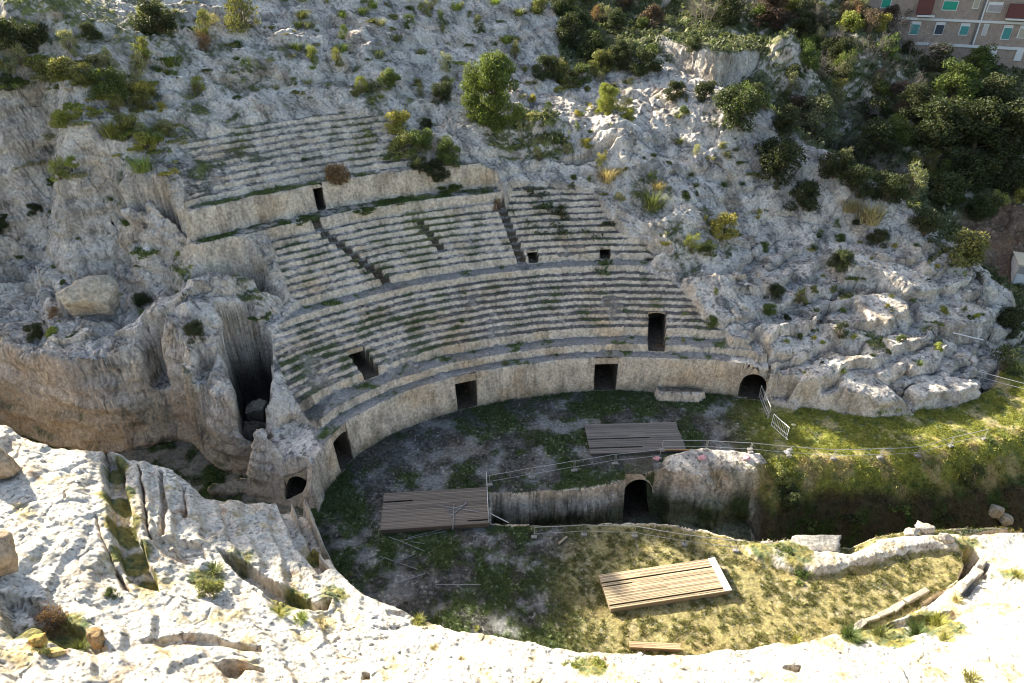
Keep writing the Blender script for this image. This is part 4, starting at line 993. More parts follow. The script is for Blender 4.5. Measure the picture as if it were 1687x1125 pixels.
# ------------------------------------------------------------------ the plants of the photograph, one by one: (u, v, width, kind, tint, label)
PL = [
 (812,208,112,'pine','pine','bright green rounded pine standing alone on the rock above the upper seats'),
 (998,186,46,'pine','lime','small bright green conifer on the rock right of the lone pine'),
 (1032,196,34,'bush','lime','yellow-green bush just right of the small bright conifer'),
 (925,137,62,'bush','olive','wide olive bush beside the dark thicket right of the pine'),
 (955,136,46,'bush','green','green bush against the right side of the wide olive bush'),
 (902,126,52,'dense','dark','dark bush behind the olive bush right of the pine'),
 (728,166,44,'dense','dark','dark low bush half hidden behind the left side of the pine'),
 (638,140,46,'bush','green','green leafy bush alone on the pale rock left of the pine'),
 (403,44,78,'airy','olive','large spiky olive shrub at the top of the hill above the summit seats'),
 (342,58,46,'airy','olive','olive shrub left of the large spiky shrub on the hilltop'),
 (340,84,34,'airy','brown','tall dry brown shrub below the hilltop olive shrub'),
 (262,52,70,'dense','dark','dark green shrub mass spread along the upper left hilltop'),
 (183,158,66,'dense','green','large round green bush on the left slope above the summit seats'),
 (112,130,62,'bush','olive','olive bush beside the large round bush on the left slope'),
 (74,126,56,'bush','olive','broad olive-green bush on the left slope nearest the pale dry tree'),
 (116,84,36,'airy','pale','pale feathery shrub poking up behind the olive bushes on the left slope'),
 (34,110,46,'airy','pale','pale dry small tree at the left edge of the hill'),
 (12,78,64,'dense','dark','dark thicket in the top left corner of the hill'),
 (62,82,62,'dense','dark','dark shrub right of the thicket in the top left corner'),
 (60,58,26,'airy','lime','bright young shrub rising from the dark shrubs at top left'),
 (150,64,38,'dense','dark','dark small shrub on the grey rock at the upper left'),
 (36,152,38,'bush','green','green bush under the pale dry tree at the left edge'),
 (14,150,40,'bush','dark','dark green bush at the left edge below the pale tree'),
 (4,112,30,'bush','yellow','yellow-green bush cut off by the left edge of the photo'),
 (120,278,26,'bush','lime','bright green bush on the grassy slope left of the summit seats'),
 (195,168,22,'airy','lime','young bright shrub below the large round bush'),
 (232,178,46,'bush','olive','low olive bush on the rock shoulder left of the summit seats'),
 (185,222,54,'reed','yellow','tall yellowing grass clump on the slope left of the summit seats'),
 (60,352,30,'bush','dark','small dark bush on the left rock face above the quarry'),
 (8,385,38,'dense','dark','dark bush at the left edge halfway down the hill'),
 (695,245,48,'dense','green','dense green bush growing over the right end of the summit seats'),
 (740,268,58,'dense','green','green bush rooted in the rock right of the summit seats'),
 (668,252,60,'bush','olive','olive bush covering the right end of the summit seats, lower one'),
 (716,296,50,'bush','dark','dark bush drooping over the right end of the big wall'),
 (655,212,52,'bush','yellow','sunlit yellow-green bush on top of the summit seats'),
 (702,212,26,'dense','dark','dark bush behind the green one at the right end of the summit seats'),
 (640,262,44,'mat','green','low weeds spilling over the summit seats under the green bush'),
 (690,285,36,'dense','dark','dark bush on the wall edge under the summit seats'),
 (602,345,50,'mat','green','green weeds at the foot of the big wall beside its doorway'),
 (560,300,54,'bush','brown','brown dry shrub hanging over the big wall right of its doorway'),
 (650,330,50,'mat','green','green weeds in the middle of the grassy terrace under the big wall'),
 (745,312,56,'mat','green','green weeds at the right end of the grassy terrace'),
 (500,362,44,'mat','green','green weeds on the ledge left of the stair below the doorway'),
 (925,360,30,'airy','dark','small dark shrub growing on the top rows of the right seats'),
 (820,345,22,'airy','brown','dry brown shrub on the top rows beside the broken stair'),
 (1000,296,46,'reed','straw','straw-coloured grass clump on the rock ledge above the right seats'),
 (1085,312,32,'reed','straw','pale straw grass clump highest above the right-hand seats'),
 (1075,340,56,'reed','olive','wide olive grass clump above the right-hand seats'),
 (1190,384,58,'bush','yellow','large sunlit yellow-green bush on the right rock slope'),
 (1138,415,38,'airy','lime','tall lime shrub left of the large sunlit bush on the right slope'),
 (1165,416,36,'bush','green','green bush below the large sunlit bush on the right slope'),
 (1096,402,24,'grass','yellow','yellow grass tuft at the end of the upper right seats'),
 (1000,366,52,'mat','dark','dark weeds over the ruined upper right seats'),
 (1172,538,26,'dense','green','dark green bush at the right end of the lower seats'),
 (1278,490,34,'dense','dark','dark bush on the bare rock in the middle of the right slope'),
 (1266,518,34,'bush','green','green bush lower of the pair on the middle of the right slope'),
 (1316,500,30,'airy','olive','olive shrub right of the dark bush on the right slope'),
 (1386,440,44,'dense','dark','dark bush in a cleft of the right rock slabs'),
 (1408,460,42,'mat','green','green weeds in the cleft between the right rock slabs'),
 (1445,402,36,'dense','dark','dark bush on the upper edge of the right rock slabs'),
 (1382,556,34,'airy','dark','dark shrub over a hollow in the lower right rocks'),
 (1440,558,56,'mat','green','green weeds on a ledge between the lower right slabs'),
 (1540,532,34,'mat','green','green weeds on the edge of the big right-hand slab'),
 (1384,612,24,'grass','lime','bright grass tuft on the rocks above the arena lawn'),
 (1610,448,34,'mat','green','green weeds near the end of the rock by the brown path'),
 (1255,412,26,'bush','green','small green bush below the sunlit bush on the right slope'),
 (322,556,40,'dense','dark','dark green bush on the floor of the deep hollow left of the seats'),
 (240,415,66,'mat','green','green weeds on the floor of the recess in the left cliff'),
 (62,556,38,'dense','dark','dark bush on the quarry edge at the far left'),
 (90,552,26,'bush','lime','bright yellow-green bush on the quarry edge below the boulder'),
 (122,552,42,'mat','green','low green weeds on the quarry edge below the boulder'),
 (92,524,26,'airy','brown','dry dark shrub left of the boulder on the quarry edge'),
 (236,502,32,'dense','dark','dark bush right of the boulder on the quarry edge'),
 (430,522,46,'mat','green','green weeds on the shaded shelf at the left end of the seats'),
 (510,730,44,'mat','green','mossy weeds on top of the block at the left end of the podium'),
 # foreground
 (184,982,24,'bush','green','small green bush on the sunlit white rock beside the trough'),
 (346,978,52,'bush','olive','olive bush in the cleft of the sunlit rock bank'),
 (352,940,38,'grass','olive','olive grass in the cleft above the bush on the sunlit bank'),
 (132,1070,42,'grass','lime','green grass in the hollow at the lower left corner'),
 (62,1075,44,'mat','olive','mossy weeds beside the ochre stone at the lower left corner'),
 (96,1035,62,'airy','brown','dry brown brush in the hollow at the lower left'),
 (460,1012,32,'grass','yellow','yellow grass tuft at the lower end of the cleft in the sunlit bank'),
 (496,1022,34,'grass','lime','green grass tuft at the lower end of the cleft in the sunlit bank'),
 (528,1030,34,'grass','straw','straw tuft below the cleft in the sunlit bank'),
 (575,950,20,'grass','olive','olive grass tuft on the corner of the bank above the arena'),
 (690,1022,24,'grass','yellow','yellow-green tuft on the bank edge below the shaded arena'),
 (785,1036,14,'grass','yellow','small yellow tuft at the bank rim in front of the arena'),
 (716,1070,20,'grass','straw','straw tuft in the middle of the sunlit bank'),
 (760,1086,16,'grass','straw','small straw tuft right of the middle of the sunlit bank'),
 (945,1096,44,'mat','lime','long green grass strip on the sunlit bank, left half'),
 (990,1100,44,'mat','lime','long green grass strip on the sunlit bank, right half'),
 (1400,1050,40,'reed','green','green grass at the near end of the low curved wall'),
 (1452,1050,44,'reed','olive','olive grass inside the low curved wall'),
 (1510,1046,46,'reed','green','green grass under the flat block of the curved wall'),
 (1545,1030,42,'reed','yellow','tall yellow reeds at the gap in the low curved wall'),
 (1558,1056,34,'grass','yellow','yellow grass on the rock below the curved wall'),
 (1575,990,22,'reed','straw','straw reeds along the inner face of the curved wall'),
 (1676,950,26,'grass','yellow','yellow grass tuft on the white rock at the right edge'),
 (1600,1122,44,'grass','yellow','yellow grass tuft at the bottom right corner'),
 (1312,1056,22,'grass','yellow','yellow tuft where the bank meets the arena lawn'),
 (1290,905,40,'mat','green','green weeds beside the dark boulder at the pit edge'),
 (1325,945,54,'mat','green','weeds on the low mound right of the sunlit deck'),
 (1300,830,50,'dense','dark','dark bush hanging over the pit below the barriers'),
 (1285,790,44,'bush','olive','bush at the right end of the pit wall under the barriers'),
 (1340,860,46,'mat','green','green weeds low on the grassy pit side'),
 (1400,850,50,'mat','dark','dark scrub on the pit side above the three stones'),
 (1480,835,50,'mat','green','green weeds on the pit side below the last barrier'),
 (1560,850,50,'mat','dark','dark scrub on the pit side left of the round boulders'),
 (1600,800,52,'airy','dark','dark scrub on the pit side at the far right'),
 (1650,610,58,'airy','dark','dark scrub beyond the end of the rock, next to the sunlit grass'),
 (1660,545,60,'dense','dark','dark bush behind the rock end below the hut'),
 # ravine: left edge thicket
 (940,70,64,'dense','dark','dark bush in the thicket at the head of the ravine'),
 (975,92,58,'dense','dark','dark bush lower in the thicket at the head of the ravine'),
 (992,118,52,'dense','olive','rounded olive bush in the thicket above the small conifer'),
 (1022,112,60,'tree','dark','dark tree in the middle of the thicket below the pale cliff'),
 (1062,120,56,'dense','dark','dark bush at the left foot of the pale cliff'),
 (930,28,52,'dense','dark','dark bush at the top of the photo above the thicket'),
 (890,20,40,'bush','olive','olive bush at the top edge left of the thicket'),
 (1012,55,50,'tree','dark','dark tree at the top left of the thicket'),
 (1140,85,34,'dense','dark','dark bush overhanging the pale cliff'),
 (1072,40,52,'bush','purple','purplish brown bush on the green slope above the cliff'),
 (1112,160,40,'dense','dark','dark bush in the shade at the foot of the pale cliff'),
 (1160,163,44,'dense','dark','dark bush under the middle of the pale cliff'),
 (1240,168,46,'dense','dark','dark bush under the right end of the pale cliff'),
 (1195,35,60,'dense','dark','dark bush on the green slope at the top edge'),
 (1270,45,74,'tree','purple','dark purplish tree at the top edge above the pale cliff'),
 (1320,70,64,'tree','dark','dark tree right of the purplish one at the top edge'),
 (1345,72,34,'airy','pale','pale green slender tree at the top right among dark ones'),
 (1400,50,50,'bush','lime','sunlit lime bush left of the apartment building'),
 (1446,48,44,'bush','yellow','sunlit yellow bush beside the green-shuttered window'),
 (1500,58,54,'bush','lime','sunlit lime bush in front of the red balcony'),
 (1470,70,60,'bare','purple','leafless grey shrub between the sunlit bushes by the building'),
 (1500,100,84,'bare','purple','large leafless grey shrub below the sunlit bushes'),
 (1430,100,60,'bare','purple','leafless shrub above the small pale outcrops'),
 (1375,100,56,'dense','dark','dark bush below the pale slender tree'),
 (1330,110,52,'dense','green','green bush right of the pale cliff'),
 (1390,135,44,'airy','grey','grey shrub beside the pale outcrops on the far bank'),
 (1300,150,44,'airy','grey','grey shrub at the right foot of the pale cliff'),
 (1212,205,92,'dense','dark','big dark green bush in the ravine under the cliff'),
 (1335,225,96,'tree','grey','tall grey-green olive tree in the middle of the ravine'),
 (1290,215,60,'dense','dark','dark bush left of the grey-green olive tree'),
 (1370,190,50,'airy','grey','grey shrub behind the olive tree beside a pale outcrop'),
 (1280,290,96,'dense','dark','wide dark bush on the near rim of the ravine'),
 (1320,338,64,'dense','dark','dark bush below the wide one on the near rim of the ravine'),
 (1372,290,60,'dense','dark','dark bush under the olive tree in the ravine'),
 (1432,268,92,'tree','dark','dark green tree right of the olive tree in the ravine'),
 (1400,310,66,'dense','dark','dark bush at the foot of the green ravine tree'),
 (1475,235,60,'dense','green','green bush on the far bank right of the green ravine tree'),
 (1440,195,52,'dense','dark','dark bush above the green ravine tree'),
 (1455,330,70,'dense','dark','dark bush beside the dry grass in the ravine'),
 (1432,362,62,'reed','straw','feathery dry grass clump on the near rim of the ravine'),
 (1400,345,40,'reed','straw','dry grass left of the feathery clump on the ravine rim'),
 (1500,320,60,'airy','grey','pale grey shrub in front of a rock in the lower ravine'),
 (1550,335,76,'dense','dark','dark bush in the lower ravine below the tall trees'),
 (1520,385,62,'dense','dark','dark bush at the edge of the rock near the bright shrub'),
 (1575,428,92,'bush','olive','bright-topped olive bush at the end of the rock slope'),
 (1615,360,60,'dense','dark','dark bush above the brown path'),
 (1640,345,36,'airy','lime','bright young shrub above the brown path'),
 (1684,330,40,'bush','yellow','sunlit yellow bush at the right edge above the hut'),
 (1535,250,120,'tree','dark','leftmost of the tall trees below the apartment building'),
 (1598,255,116,'tree','dark','tall dark tree in the middle of the row below the building'),
 (1655,265,124,'tree','dark','tall dark green tree at the right edge below the building'),
 (1560,180,100,'tree','green','tall tree reaching up to the teal windows'),
 (1622,200,100,'tree','dark','dark tree in front of the ground floor of the building'),
 (1690,215,80,'tree','dark','dark tree at the right edge beside the white columns'),
 (1538,122,62,'tree','dark','dark treetop in front of the lower left corner of the building'),
 (1606,126,64,'tree','green','green treetop below the teal-shuttered windows'),
 (1500,190,70,'tree','dark','dark tree left of the tall row below the building'),
 (1600,310,80,'dense','dark','dark bush under the tall trees'),
 (1665,320,70,'dense','dark','dark bush under the rightmost tall tree'),
]
for u, v, w, kind, tint, label in PL:
    plant(u, v, w, kind, tint, label)
# small plants nothing tells apart, zone by zone
def scatter(n, box, kinds, tints, wr, label, group, ok=None, seed=1):
    rs = random.Random(seed); k = 0; tries = 0
    while k < n and tries < n*12:
        tries += 1
        u = rs.uniform(box[0], box[2]); v = rs.uniform(box[1], box[3])
        if ok and not ok(u, v): continue
        p, t = hit(u, v)
        j = int(np.interp(p.y, YS, np.arange(len(YS)))); i = int(np.clip((p.x/(p.y*.845+14)-XI[0])/(XI[1]-XI[0]), 0, NU-1))
        if GID[j, i] != 0 or STEEP[j, i] > .42 or F['mb'][j, i] > .4: continue
        kd = rs.choice(kinds); wd = {'grass': 'grass tuft', 'mat': 'weed patch', 'bush': 'bush', 'airy': 'shrub', 'reed': 'grass clump', 'dense': 'bush', 'bare': 'shrub'}[kd]
        plant(u, v, rs.uniform(*wr)*(1 if kd in ('grass', 'mat') else .9), kd, rs.choice(tints), label.replace('@', wd), group+', '+wd, pos=(p, t)); k += 1
notseat = lambda u, v: not (290 < u < 840 and v > 175) and not (440 < u < 1110 and v > 300)
scatter(150, (230, 0, 880, 165), ['grass', 'mat', 'mat', 'airy', 'grass'], ['lime', 'olive', 'grey', 'green', 'pale', 'olive'], (12, 36), 'small @ on the grey rock of the hilltop above the seats', 'hilltop plants', None, 1)
scatter(100, (0, 90, 290, 300), ['grass', 'mat', 'mat', 'mat', 'airy', 'bush'], ['lime', 'olive', 'yellow', 'pale'], (18, 56), 'small @ on the grassy slope left of the summit seats', 'left slope plants', None, 2)
scatter(20, (0, 290, 300, 540), ['grass', 'mat', 'bush'], ['green', 'dark', 'olive', 'lime'], (9, 20), 'small @ on the bare rock above the quarry', 'quarry edge plants', None, 3)
scatter(70, (870, 130, 1280, 330), ['grass', 'mat', 'airy', 'bush'], ['olive', 'green', 'grey', 'pale', 'yellow'], (10, 28), 'small @ on the pale rock right of the pine', 'upper right slope plants', lambda u, v: v > 130+(u-1080)*.65, 4)
scatter(75, (1100, 280, 1620, 620), ['grass', 'mat', 'bush', 'airy'], ['olive', 'green', 'yellow', 'dark', 'lime'], (8, 22), 'small @ on the right rock slope', 'right slope plants', lambda u, v: v > 300+(u-1330)*.55, 5)
scatter(30, (440, 180, 1100, 600), ['grass', 'mat', 'grass'], ['green', 'olive', 'brown', 'green'], (8, 18), 'small @ growing on the worn stone seats', 'plants on the seats', None, 6)
scatter(60, (930, 10, 1687, 340), ['dense', 'airy', 'airy', 'bush'], ['dark', 'purple', 'green', 'grey', 'olive', 'brown'], (26, 52), 'shaded @ in the overgrown ravine', 'ravine bushes', lambda u, v: (v < 170+(u-1150)*.62) and not (u > 1500 and v < 110) and not (1075 < u < 1300 and 50 < v < 165), 7)
scatter(26, (1120, 20, 1560, 360), ['bare'], ['purple'], (40, 70), 'leafless grey @ in the overgrown ravine', 'ravine leafless shrubs', lambda u, v: v < 150+(u-1150)*.62, 8)
print('plants', round(time.time()-_t0, 1))

# ------------------------------------------------------------------ ground cover nobody could count
def cover(name, n, pick, blades, size, up, spread, seed, tint=1.15, aspect=.22, region=(-45, 8, 60, 100)):
    rs = np.random.default_rng(seed)
    X = rs.uniform(region[0], region[2], n*4); Y = rs.uniform(region[1], region[3], n*4)
    XN = X/(Y*.845+14); k = np.abs(XN) < .86; X, Y = X[k], Y[k]
    j = np.clip(np.interp(Y, YS, np.arange(len(YS))).round().astype(int), 0, len(YS)-1); i = np.clip(((X/(Y*.845+14)-XI[0])/(XI[1]-XI[0])).round().astype(int), 0, NU-1)
    k = pick(COL[j, i], GID[j, i], STEEP[j, i], X, Y, GZ[j, i]); X, Y, j, i = X[k][:n], Y[k][:n], j[k][:n], i[k][:n]
    m = len(X)
    B = np.stack([X, Y, GZ[j, i]], -1); c = COL[j, i]
    B = np.repeat(B, blades, 0); c = np.repeat(c, blades, 0)*rs.uniform(.6, 1.5, (m*blades, 1))*tint
    s = size*rs.uniform(.5, 1.4, (m, 1)).repeat(blades, 0)
    V = B+rs.normal(size=B.shape)*s*np.array([spread, spread, spread*.4])+np.array([0, 0, .35])*s
    Q, _ = leaf_quads(V, np.zeros_like(V), 1.0, rs, tint_std, aspect, up)
    Q = (Q.reshape(-1, 4, 3)-V[:, None])*s[:, None]+V[:, None]
    o = bpy.data.objects.new(name, mesh_from_quads(name, Q.reshape(-1, 3), np.repeat(c, 4, 0), M_LEAF)); LINK(o); o.color = (1, 1, 1, 1)
    return tag(o, kind='stuff')
isg = lambda c: (c[:, 1] > c[:, 0]*1.04) & (c[:, 1] > c[:, 2]*1.5)
cover('arena_grass', 42000, lambda c, g, s, X, Y, Z: (g == 1) & (isg(c) | ((c[:, 0] < .2) & (c[:, 2] < .08))), 6, .115, 1.1, .4, 21, 1.0, region=(-14, 15, 40, 40))
cover('pit_scrub', 5000, lambda c, g, s, X, Y, Z: (g == 5) & (X > 13) & (np.random.default_rng(3).random(len(X)) < .8), 10, .15, .9, .5, 22, 1.1, .3, region=(12, 24, 45, 40))
cover('hillside_grass', 16000, lambda c, g, s, X, Y, Z: (g == 0) & isg(c) & (s < .5) & (Y < 62), 7, .2, 1.0, .4, 23, 1.4, .2, region=(-52, 30, 40, 66))
cover('ravine_undergrowth', 7000, lambda c, g, s, X, Y, Z: (g == 0) & isg(c) & (X > 0) & (Y > 44), 16, .34, .4, .7, 24, 1.0, .42, region=(0, 44, 75, 96))
cover('bank_grass', 5000, lambda c, g, s, X, Y, Z: (g == 9) & ((c[:, 2] < c[:, 1]*.45)), 7, .11, 1.4, .4, 25, 1.3, .16, region=(-30, 8, 30, 34))
cover('quarry_weeds', 1800, lambda c, g, s, X, Y, Z: (g == 8) & isg(c), 9, .2, .7, .5, 26, 1.1, .3, region=(-36, 20, -8, 40))
# ------------------------------------------------------------------ stones
def rock_obj(name, u, v, w, h, d, label, cat='stone', group=None, tint=(.42, .38, .32), rz=0, box=.0, z=None, seed=0):
    import bmesh
    p, t = hit(u, v); s = (p.y*CP+(CAMH-p.z)*SP)/FOC
    bm = bmesh.new(); bmesh.ops.create_icosphere(bm, subdivisions=4, radius=1)
    rs = random.Random(seed+int(u)); ox, oy = rs.uniform(0, 50), rs.uniform(0, 50)
    co = np.array([q.co[:] for q in bm.verts])
    m = np.abs(co).max(1, keepdims=True); co = co*(1-box)+co/m*.82*box
    rp = np.random.default_rng(int(u*7+v))
    for _ in range(11):
        nn = rp.normal(size=3); nn /= np.linalg.norm(nn); dd = rp.uniform(.55, .85); co = co-np.maximum(0, co @ nn-dd)[:, None]*nn*.92
    co = co/np.abs(co).max(0)
    nz = fbm(co[:, 0]*1.0+co[:, 2]*.7, co[:, 1]+co[:, 2]*.6, .55, 4, .6, ox=ox, oy=oy); co = co*(1+nz*.24)[:, None]
    for q, c in zip(bm.verts, co): q.co = (c[0]*w*s/2, c[1]*d*s/2, c[2]*h*s/2)
    me = bpy.data.meshes.new(name); bm.to_mesh(me); bm.free()
    ca = me.color_attributes.new('Col', 'FLOAT_COLOR', 'POINT'); cc = np.ones((len(co), 4), np.float32); cc[:, :3] = np.array(tint)*(1+.5*fbm(co[:, 0]+co[:, 2], co[:, 1]-co[:, 2], .3, 3, ox=ox))[:, None]; ca.data.foreach_set('color', cc.ravel())
    me.polygons.foreach_set('use_smooth', np.ones(len(me.polygons), bool)); me.materials.append(M_GROUND)
    o = bpy.data.objects.new(name, me); LINK(o); o.location = p+Vector((0, 0, h*s*.32 if z is None else z)); o.rotation_euler = (0, 0, rz)
    return tag(o, label, cat, group)
rock_obj('stone_block', 1500, 882, 24, 20, 18, 'rough stone at the left of the three lying on the white rock rim', rz=.3, box=.3)
rock_obj('stone_block', 1521, 878, 28, 18, 18, 'squared stone block between the two other stones on the white rim', rz=-.5, box=.85)
rock_obj('stone_block', 1554, 890, 28, 17, 18, 'squared stone block lying apart at the right of the three on the white rim', rz=.1, box=.8)
rock_obj('boulder', 1637, 848, 24, 24, 24, 'round boulder in the shaded hollow, the upper of two', 'boulder', tint=(.33, .29, .22))
rock_obj('boulder', 1651, 862, 26, 24, 24, 'round boulder in the shaded hollow, the lower of two', 'boulder', tint=(.30, .27, .21))
rock_obj('boulder', 1348, 900, 92, 22, 44, 'large dark grey boulder on the edge of the pit', 'boulder', tint=(.24, .23, .21), rz=-.15, box=.35)
rock_obj('boulder', 150, 508, 92, 66, 60, 'big pale boulder perched on the quarry edge', 'boulder', tint=(.44, .38, .29), rz=.2, box=.45)
rock_obj('boulder', 428, 690, 38, 44, 30, 'pale rock in the mouth of the dark hollow left of the seats', 'boulder', tint=(.46, .40, .31), box=.2)
rock_obj('boulder', 68, 1062, 30, 26, 24, 'ochre lichened stone in the lower left corner', 'boulder', tint=(.42, .27, .08), box=.3)
rock_obj('boulder', 94, 1078, 34, 16, 18, 'flat ochre stone right of the lichened one in the lower left corner', 'boulder', tint=(.48, .35, .14), box=.3)
rock_obj('boulder', 162, 1058, 32, 34, 30, 'brown stone at the right end of the grassy hollow', 'boulder', tint=(.30, .2, .1), box=.4)
rock_obj('boulder', 8, 785, 56, 66, 50, 'brown-faced rock at the left edge, the upper of two', 'boulder', tint=(.40, .30, .2), box=.5)
rock_obj('boulder', 8, 935, 66, 80, 60, 'brown-faced rock at the left edge, the lower of two', 'boulder', tint=(.40, .30, .2), box=.5)
def rubble():
    """small loose stones on the slopes: one object"""
    import bmesh
    rs = np.random.default_rng(8); V = []; Fc = []; C = []
    bm = bmesh.new(); bmesh.ops.create_icosphere(bm, subdivisions=1, radius=1); b0 = np.array([q.co[:] for q in bm.verts]); f0 = np.array([[v.index for v in f.verts] for f in bm.faces]); bm.free()
    X = rs.uniform(-40, 45, 9000); Y = rs.uniform(9, 66, 9000); k = np.abs(X/(Y*.845+14)) < .85; X, Y = X[k], Y[k]
    j = np.clip(np.interp(Y, YS, np.arange(len(YS))).round().astype(int), 0, len(YS)-1); i = np.clip(((X/(Y*.845+14)-XI[0])/(XI[1]-XI[0])).round().astype(int), 0, NU-1)
    ok = (STEEP[j, i] < .3) & (np.isin(GID[j, i], (0, 8, 9)) | (rs.random(len(X)) < .35))
    for x, y, a, b in zip(X[ok], Y[ok], j[ok], i[ok]):
        s = .03+.13*rs.random()**3*(1 if y > 30 else .6)
        co = b0*(1+rs.normal(size=b0.shape)*.22)*s*np.array([1.2, 1, .7])+np.array([x, y, GZ[a, b]+s*.2])
        Fc.append(f0+12*len(V)); V.append(co); C.append(np.tile(COL[a, b]*rs.uniform(.8, 1.35), (12, 1)))
    V = np.concatenate(V); Fc = np.concatenate(Fc); C = np.concatenate(C)
    m = bpy.data.meshes.new('rubble'); m.from_pydata(V.tolist(), [], Fc.tolist()); m.update()
    ca = m.color_attributes.new('Col', 'FLOAT_COLOR', 'POINT'); c4 = np.ones((len(V), 4), np.float32); c4[:, :3] = C; ca.data.foreach_set('color', c4.ravel()); m.materials.append(M_STONE)
    o = bpy.data.objects.new('rubble', m); LINK(o); tag(o, kind='stuff')
rubble()
# the low curved wall at the near right of the arena floor
def curb(pts, h, w, label, n=9, seed=3, flat=False):
    e = empty('curved_wall', (*un(*pts[0]), 0), 0, label, 'wall'); rs = random.Random(seed)
    P = [Vector((*un(*q), 0)) for q in pts]
    for k, (a, b) in enumerate(zip(P[:-1], P[1:])):
        L = (b-a).length; m = max(1, round(L/.75)); ang = math.atan2(b.y-a.y, b.x-a.x)
        for q in range(m):
            c = a.lerp(b, (q+.5)/m); z = float(ground(c.x, c.y)); t = rs.uniform(.8, 1.2); mb = MB()
            g = rs.uniform(.26, .38)
            mb.box(0, 0, 0, L/m-.03, w*t, h*rs.uniform(.8, 1.1), 0, (g, g*.91, g*.76), jit=.06)
            o = mb.build('block', M_STONE, e); o.location = Vector((c.x, c.y, z+h*.3))-e.location; o.rotation_euler = (0, 0, ang+rs.uniform(-.04, .04))
            md = o.modifiers.new('bevel', 'BEVEL'); md.width = .035; md.segments = 2
    return e
curb([(1395,1046),(1425,1026),(1470,1006),(1528,972)], .22, .24, 'low wall of pale thin blocks rising along the sunlit arena grass')
curb([(1530,974),(1560,992)], .42, .75, 'wide flat block ending the thin low wall', seed=5)
curb([(1562,1000),(1585,978),(1606,950),(1616,926)], .55, .34, 'curved wall of blocks beside the shaded recess on the right', seed=6)

# ------------------------------------------------------------------ timber decks
def deck(q, zt, label, tone, strip=False, nplank=20, seed=1):
    P = [Vector((*un(*a, zt), zt)) for a in q]                      # far left, far right, near right, near left
    ex = ((P[1]-P[0])+(P[2]-P[3])); ex.normalize(); ey = Vector((-ex.y, ex.x, 0))
    W = ((P[1]-P[0]).length+(P[2]-P[3]).length)/2; D = abs(((P[0]-P[3])+(P[1]-P[2])).dot(ey))/2; c = sum(P, Vector())/4
    e = empty('timber_deck', (c.x, c.y, 0), math.atan2(ex.y, ex.x), label, 'deck'); rs = random.Random(seed)
    mb = MB(); pw = D/nplank
    for k in range(nplank):
        y = -D/2+pw*(k+.5); x = -W/2
        cuts = sorted([rs.uniform(.2, .8)*W]) if rs.random() < .8 else []
        xs_ = [0]+cuts+[W+rs.uniform(-.03, .05)]
        for a, b in zip(xs_[:-1], xs_[1:]):
            if rs.random() < .05: continue
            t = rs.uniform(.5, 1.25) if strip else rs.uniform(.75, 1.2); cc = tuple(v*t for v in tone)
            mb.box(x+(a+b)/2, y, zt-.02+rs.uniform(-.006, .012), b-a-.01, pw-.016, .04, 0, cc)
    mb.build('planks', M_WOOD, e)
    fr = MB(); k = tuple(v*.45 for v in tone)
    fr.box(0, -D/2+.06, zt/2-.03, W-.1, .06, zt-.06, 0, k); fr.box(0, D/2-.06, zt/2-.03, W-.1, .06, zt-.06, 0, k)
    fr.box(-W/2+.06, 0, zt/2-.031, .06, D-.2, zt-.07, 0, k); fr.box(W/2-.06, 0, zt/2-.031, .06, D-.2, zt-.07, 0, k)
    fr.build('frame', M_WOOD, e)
    if strip:
        s = MB(); s.box(W/2-.16, 0, zt+.012, .34, D, .05, 0, (.62, .61, .58)); s.build('edge_strip', M_PLAIN, e)
    return e
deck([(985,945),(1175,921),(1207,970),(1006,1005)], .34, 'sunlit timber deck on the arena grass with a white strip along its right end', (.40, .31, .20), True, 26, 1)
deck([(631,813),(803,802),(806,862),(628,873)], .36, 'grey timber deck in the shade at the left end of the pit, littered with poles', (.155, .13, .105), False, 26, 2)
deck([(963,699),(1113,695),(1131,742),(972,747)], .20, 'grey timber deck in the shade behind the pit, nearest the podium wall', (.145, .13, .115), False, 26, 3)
deck([(1037,1056),(1120,1060),(1122,1070),(1036,1066)], .25, 'small strip of brown timber decking half hidden by the near bank', (.34, .24, .15), False, 4, 4)

# ------------------------------------------------------------------ barriers, gates, poles
G_ = (.62, .62, .60)
def barrier(a, b, label, group, h=.8, blocks=True, shade=.5, bars=0, mid=True):
    A = Vector((*un(*a), 0)); B = Vector((*un(*b), 0)); A.z = float(ground(A.x, A.y)); B.z = float(ground(B.x, B.y))
    if abs(A.z-B.z) > .6: A.z = B.z = max(A.z, B.z)
    e = empty('barrier', A, 0, label, 'barrier', group); d = B-A; c = tuple(v*shade for v in G_); r = .017
    for p in (Vector(), d):
        mb = MB(); mb.tube([p, p+Vector((0, 0, h))], r, None, 6, c); mb.build('post', M_METAL, e)
        if blocks:
            mb = MB(); mb.box(p.x, p.y, .07, .30, .18, .10, math.atan2(d.y, d.x), (.22, .21, .20)); mb.build('foot', M_STONE, e)
    for k, z in enumerate((h, h*.42, .12)[:(2 if not bars else 3)]):
        if k == 1 and not mid: continue
        mb = MB(); sag = Vector((0, 0, -.02)); mb.tube([Vector((0, 0, z)), d*.5+Vector((0, 0, z))+sag, d+Vector((0, 0, z))], r*(1.0 if k == 0 else .7), None, 6, c); mb.build('rail', M_METAL, e)
    for k in range(bars):
        p = d*((k+1)/(bars+1)); mb = MB(); mb.tube([p+Vector((0, 0, .12)), p+Vector((0, 0, h*.98))], r*.5, None, 5, c); mb.build('bar', M_METAL, e)
    return e
FB = [(806,800),(876,787),(946,776),(1013,765),(1087,757),(1160,757),(1233,756),(1299,752),(1373,756),(1450,753),(1512,749),(1565,735),(1622,723)]
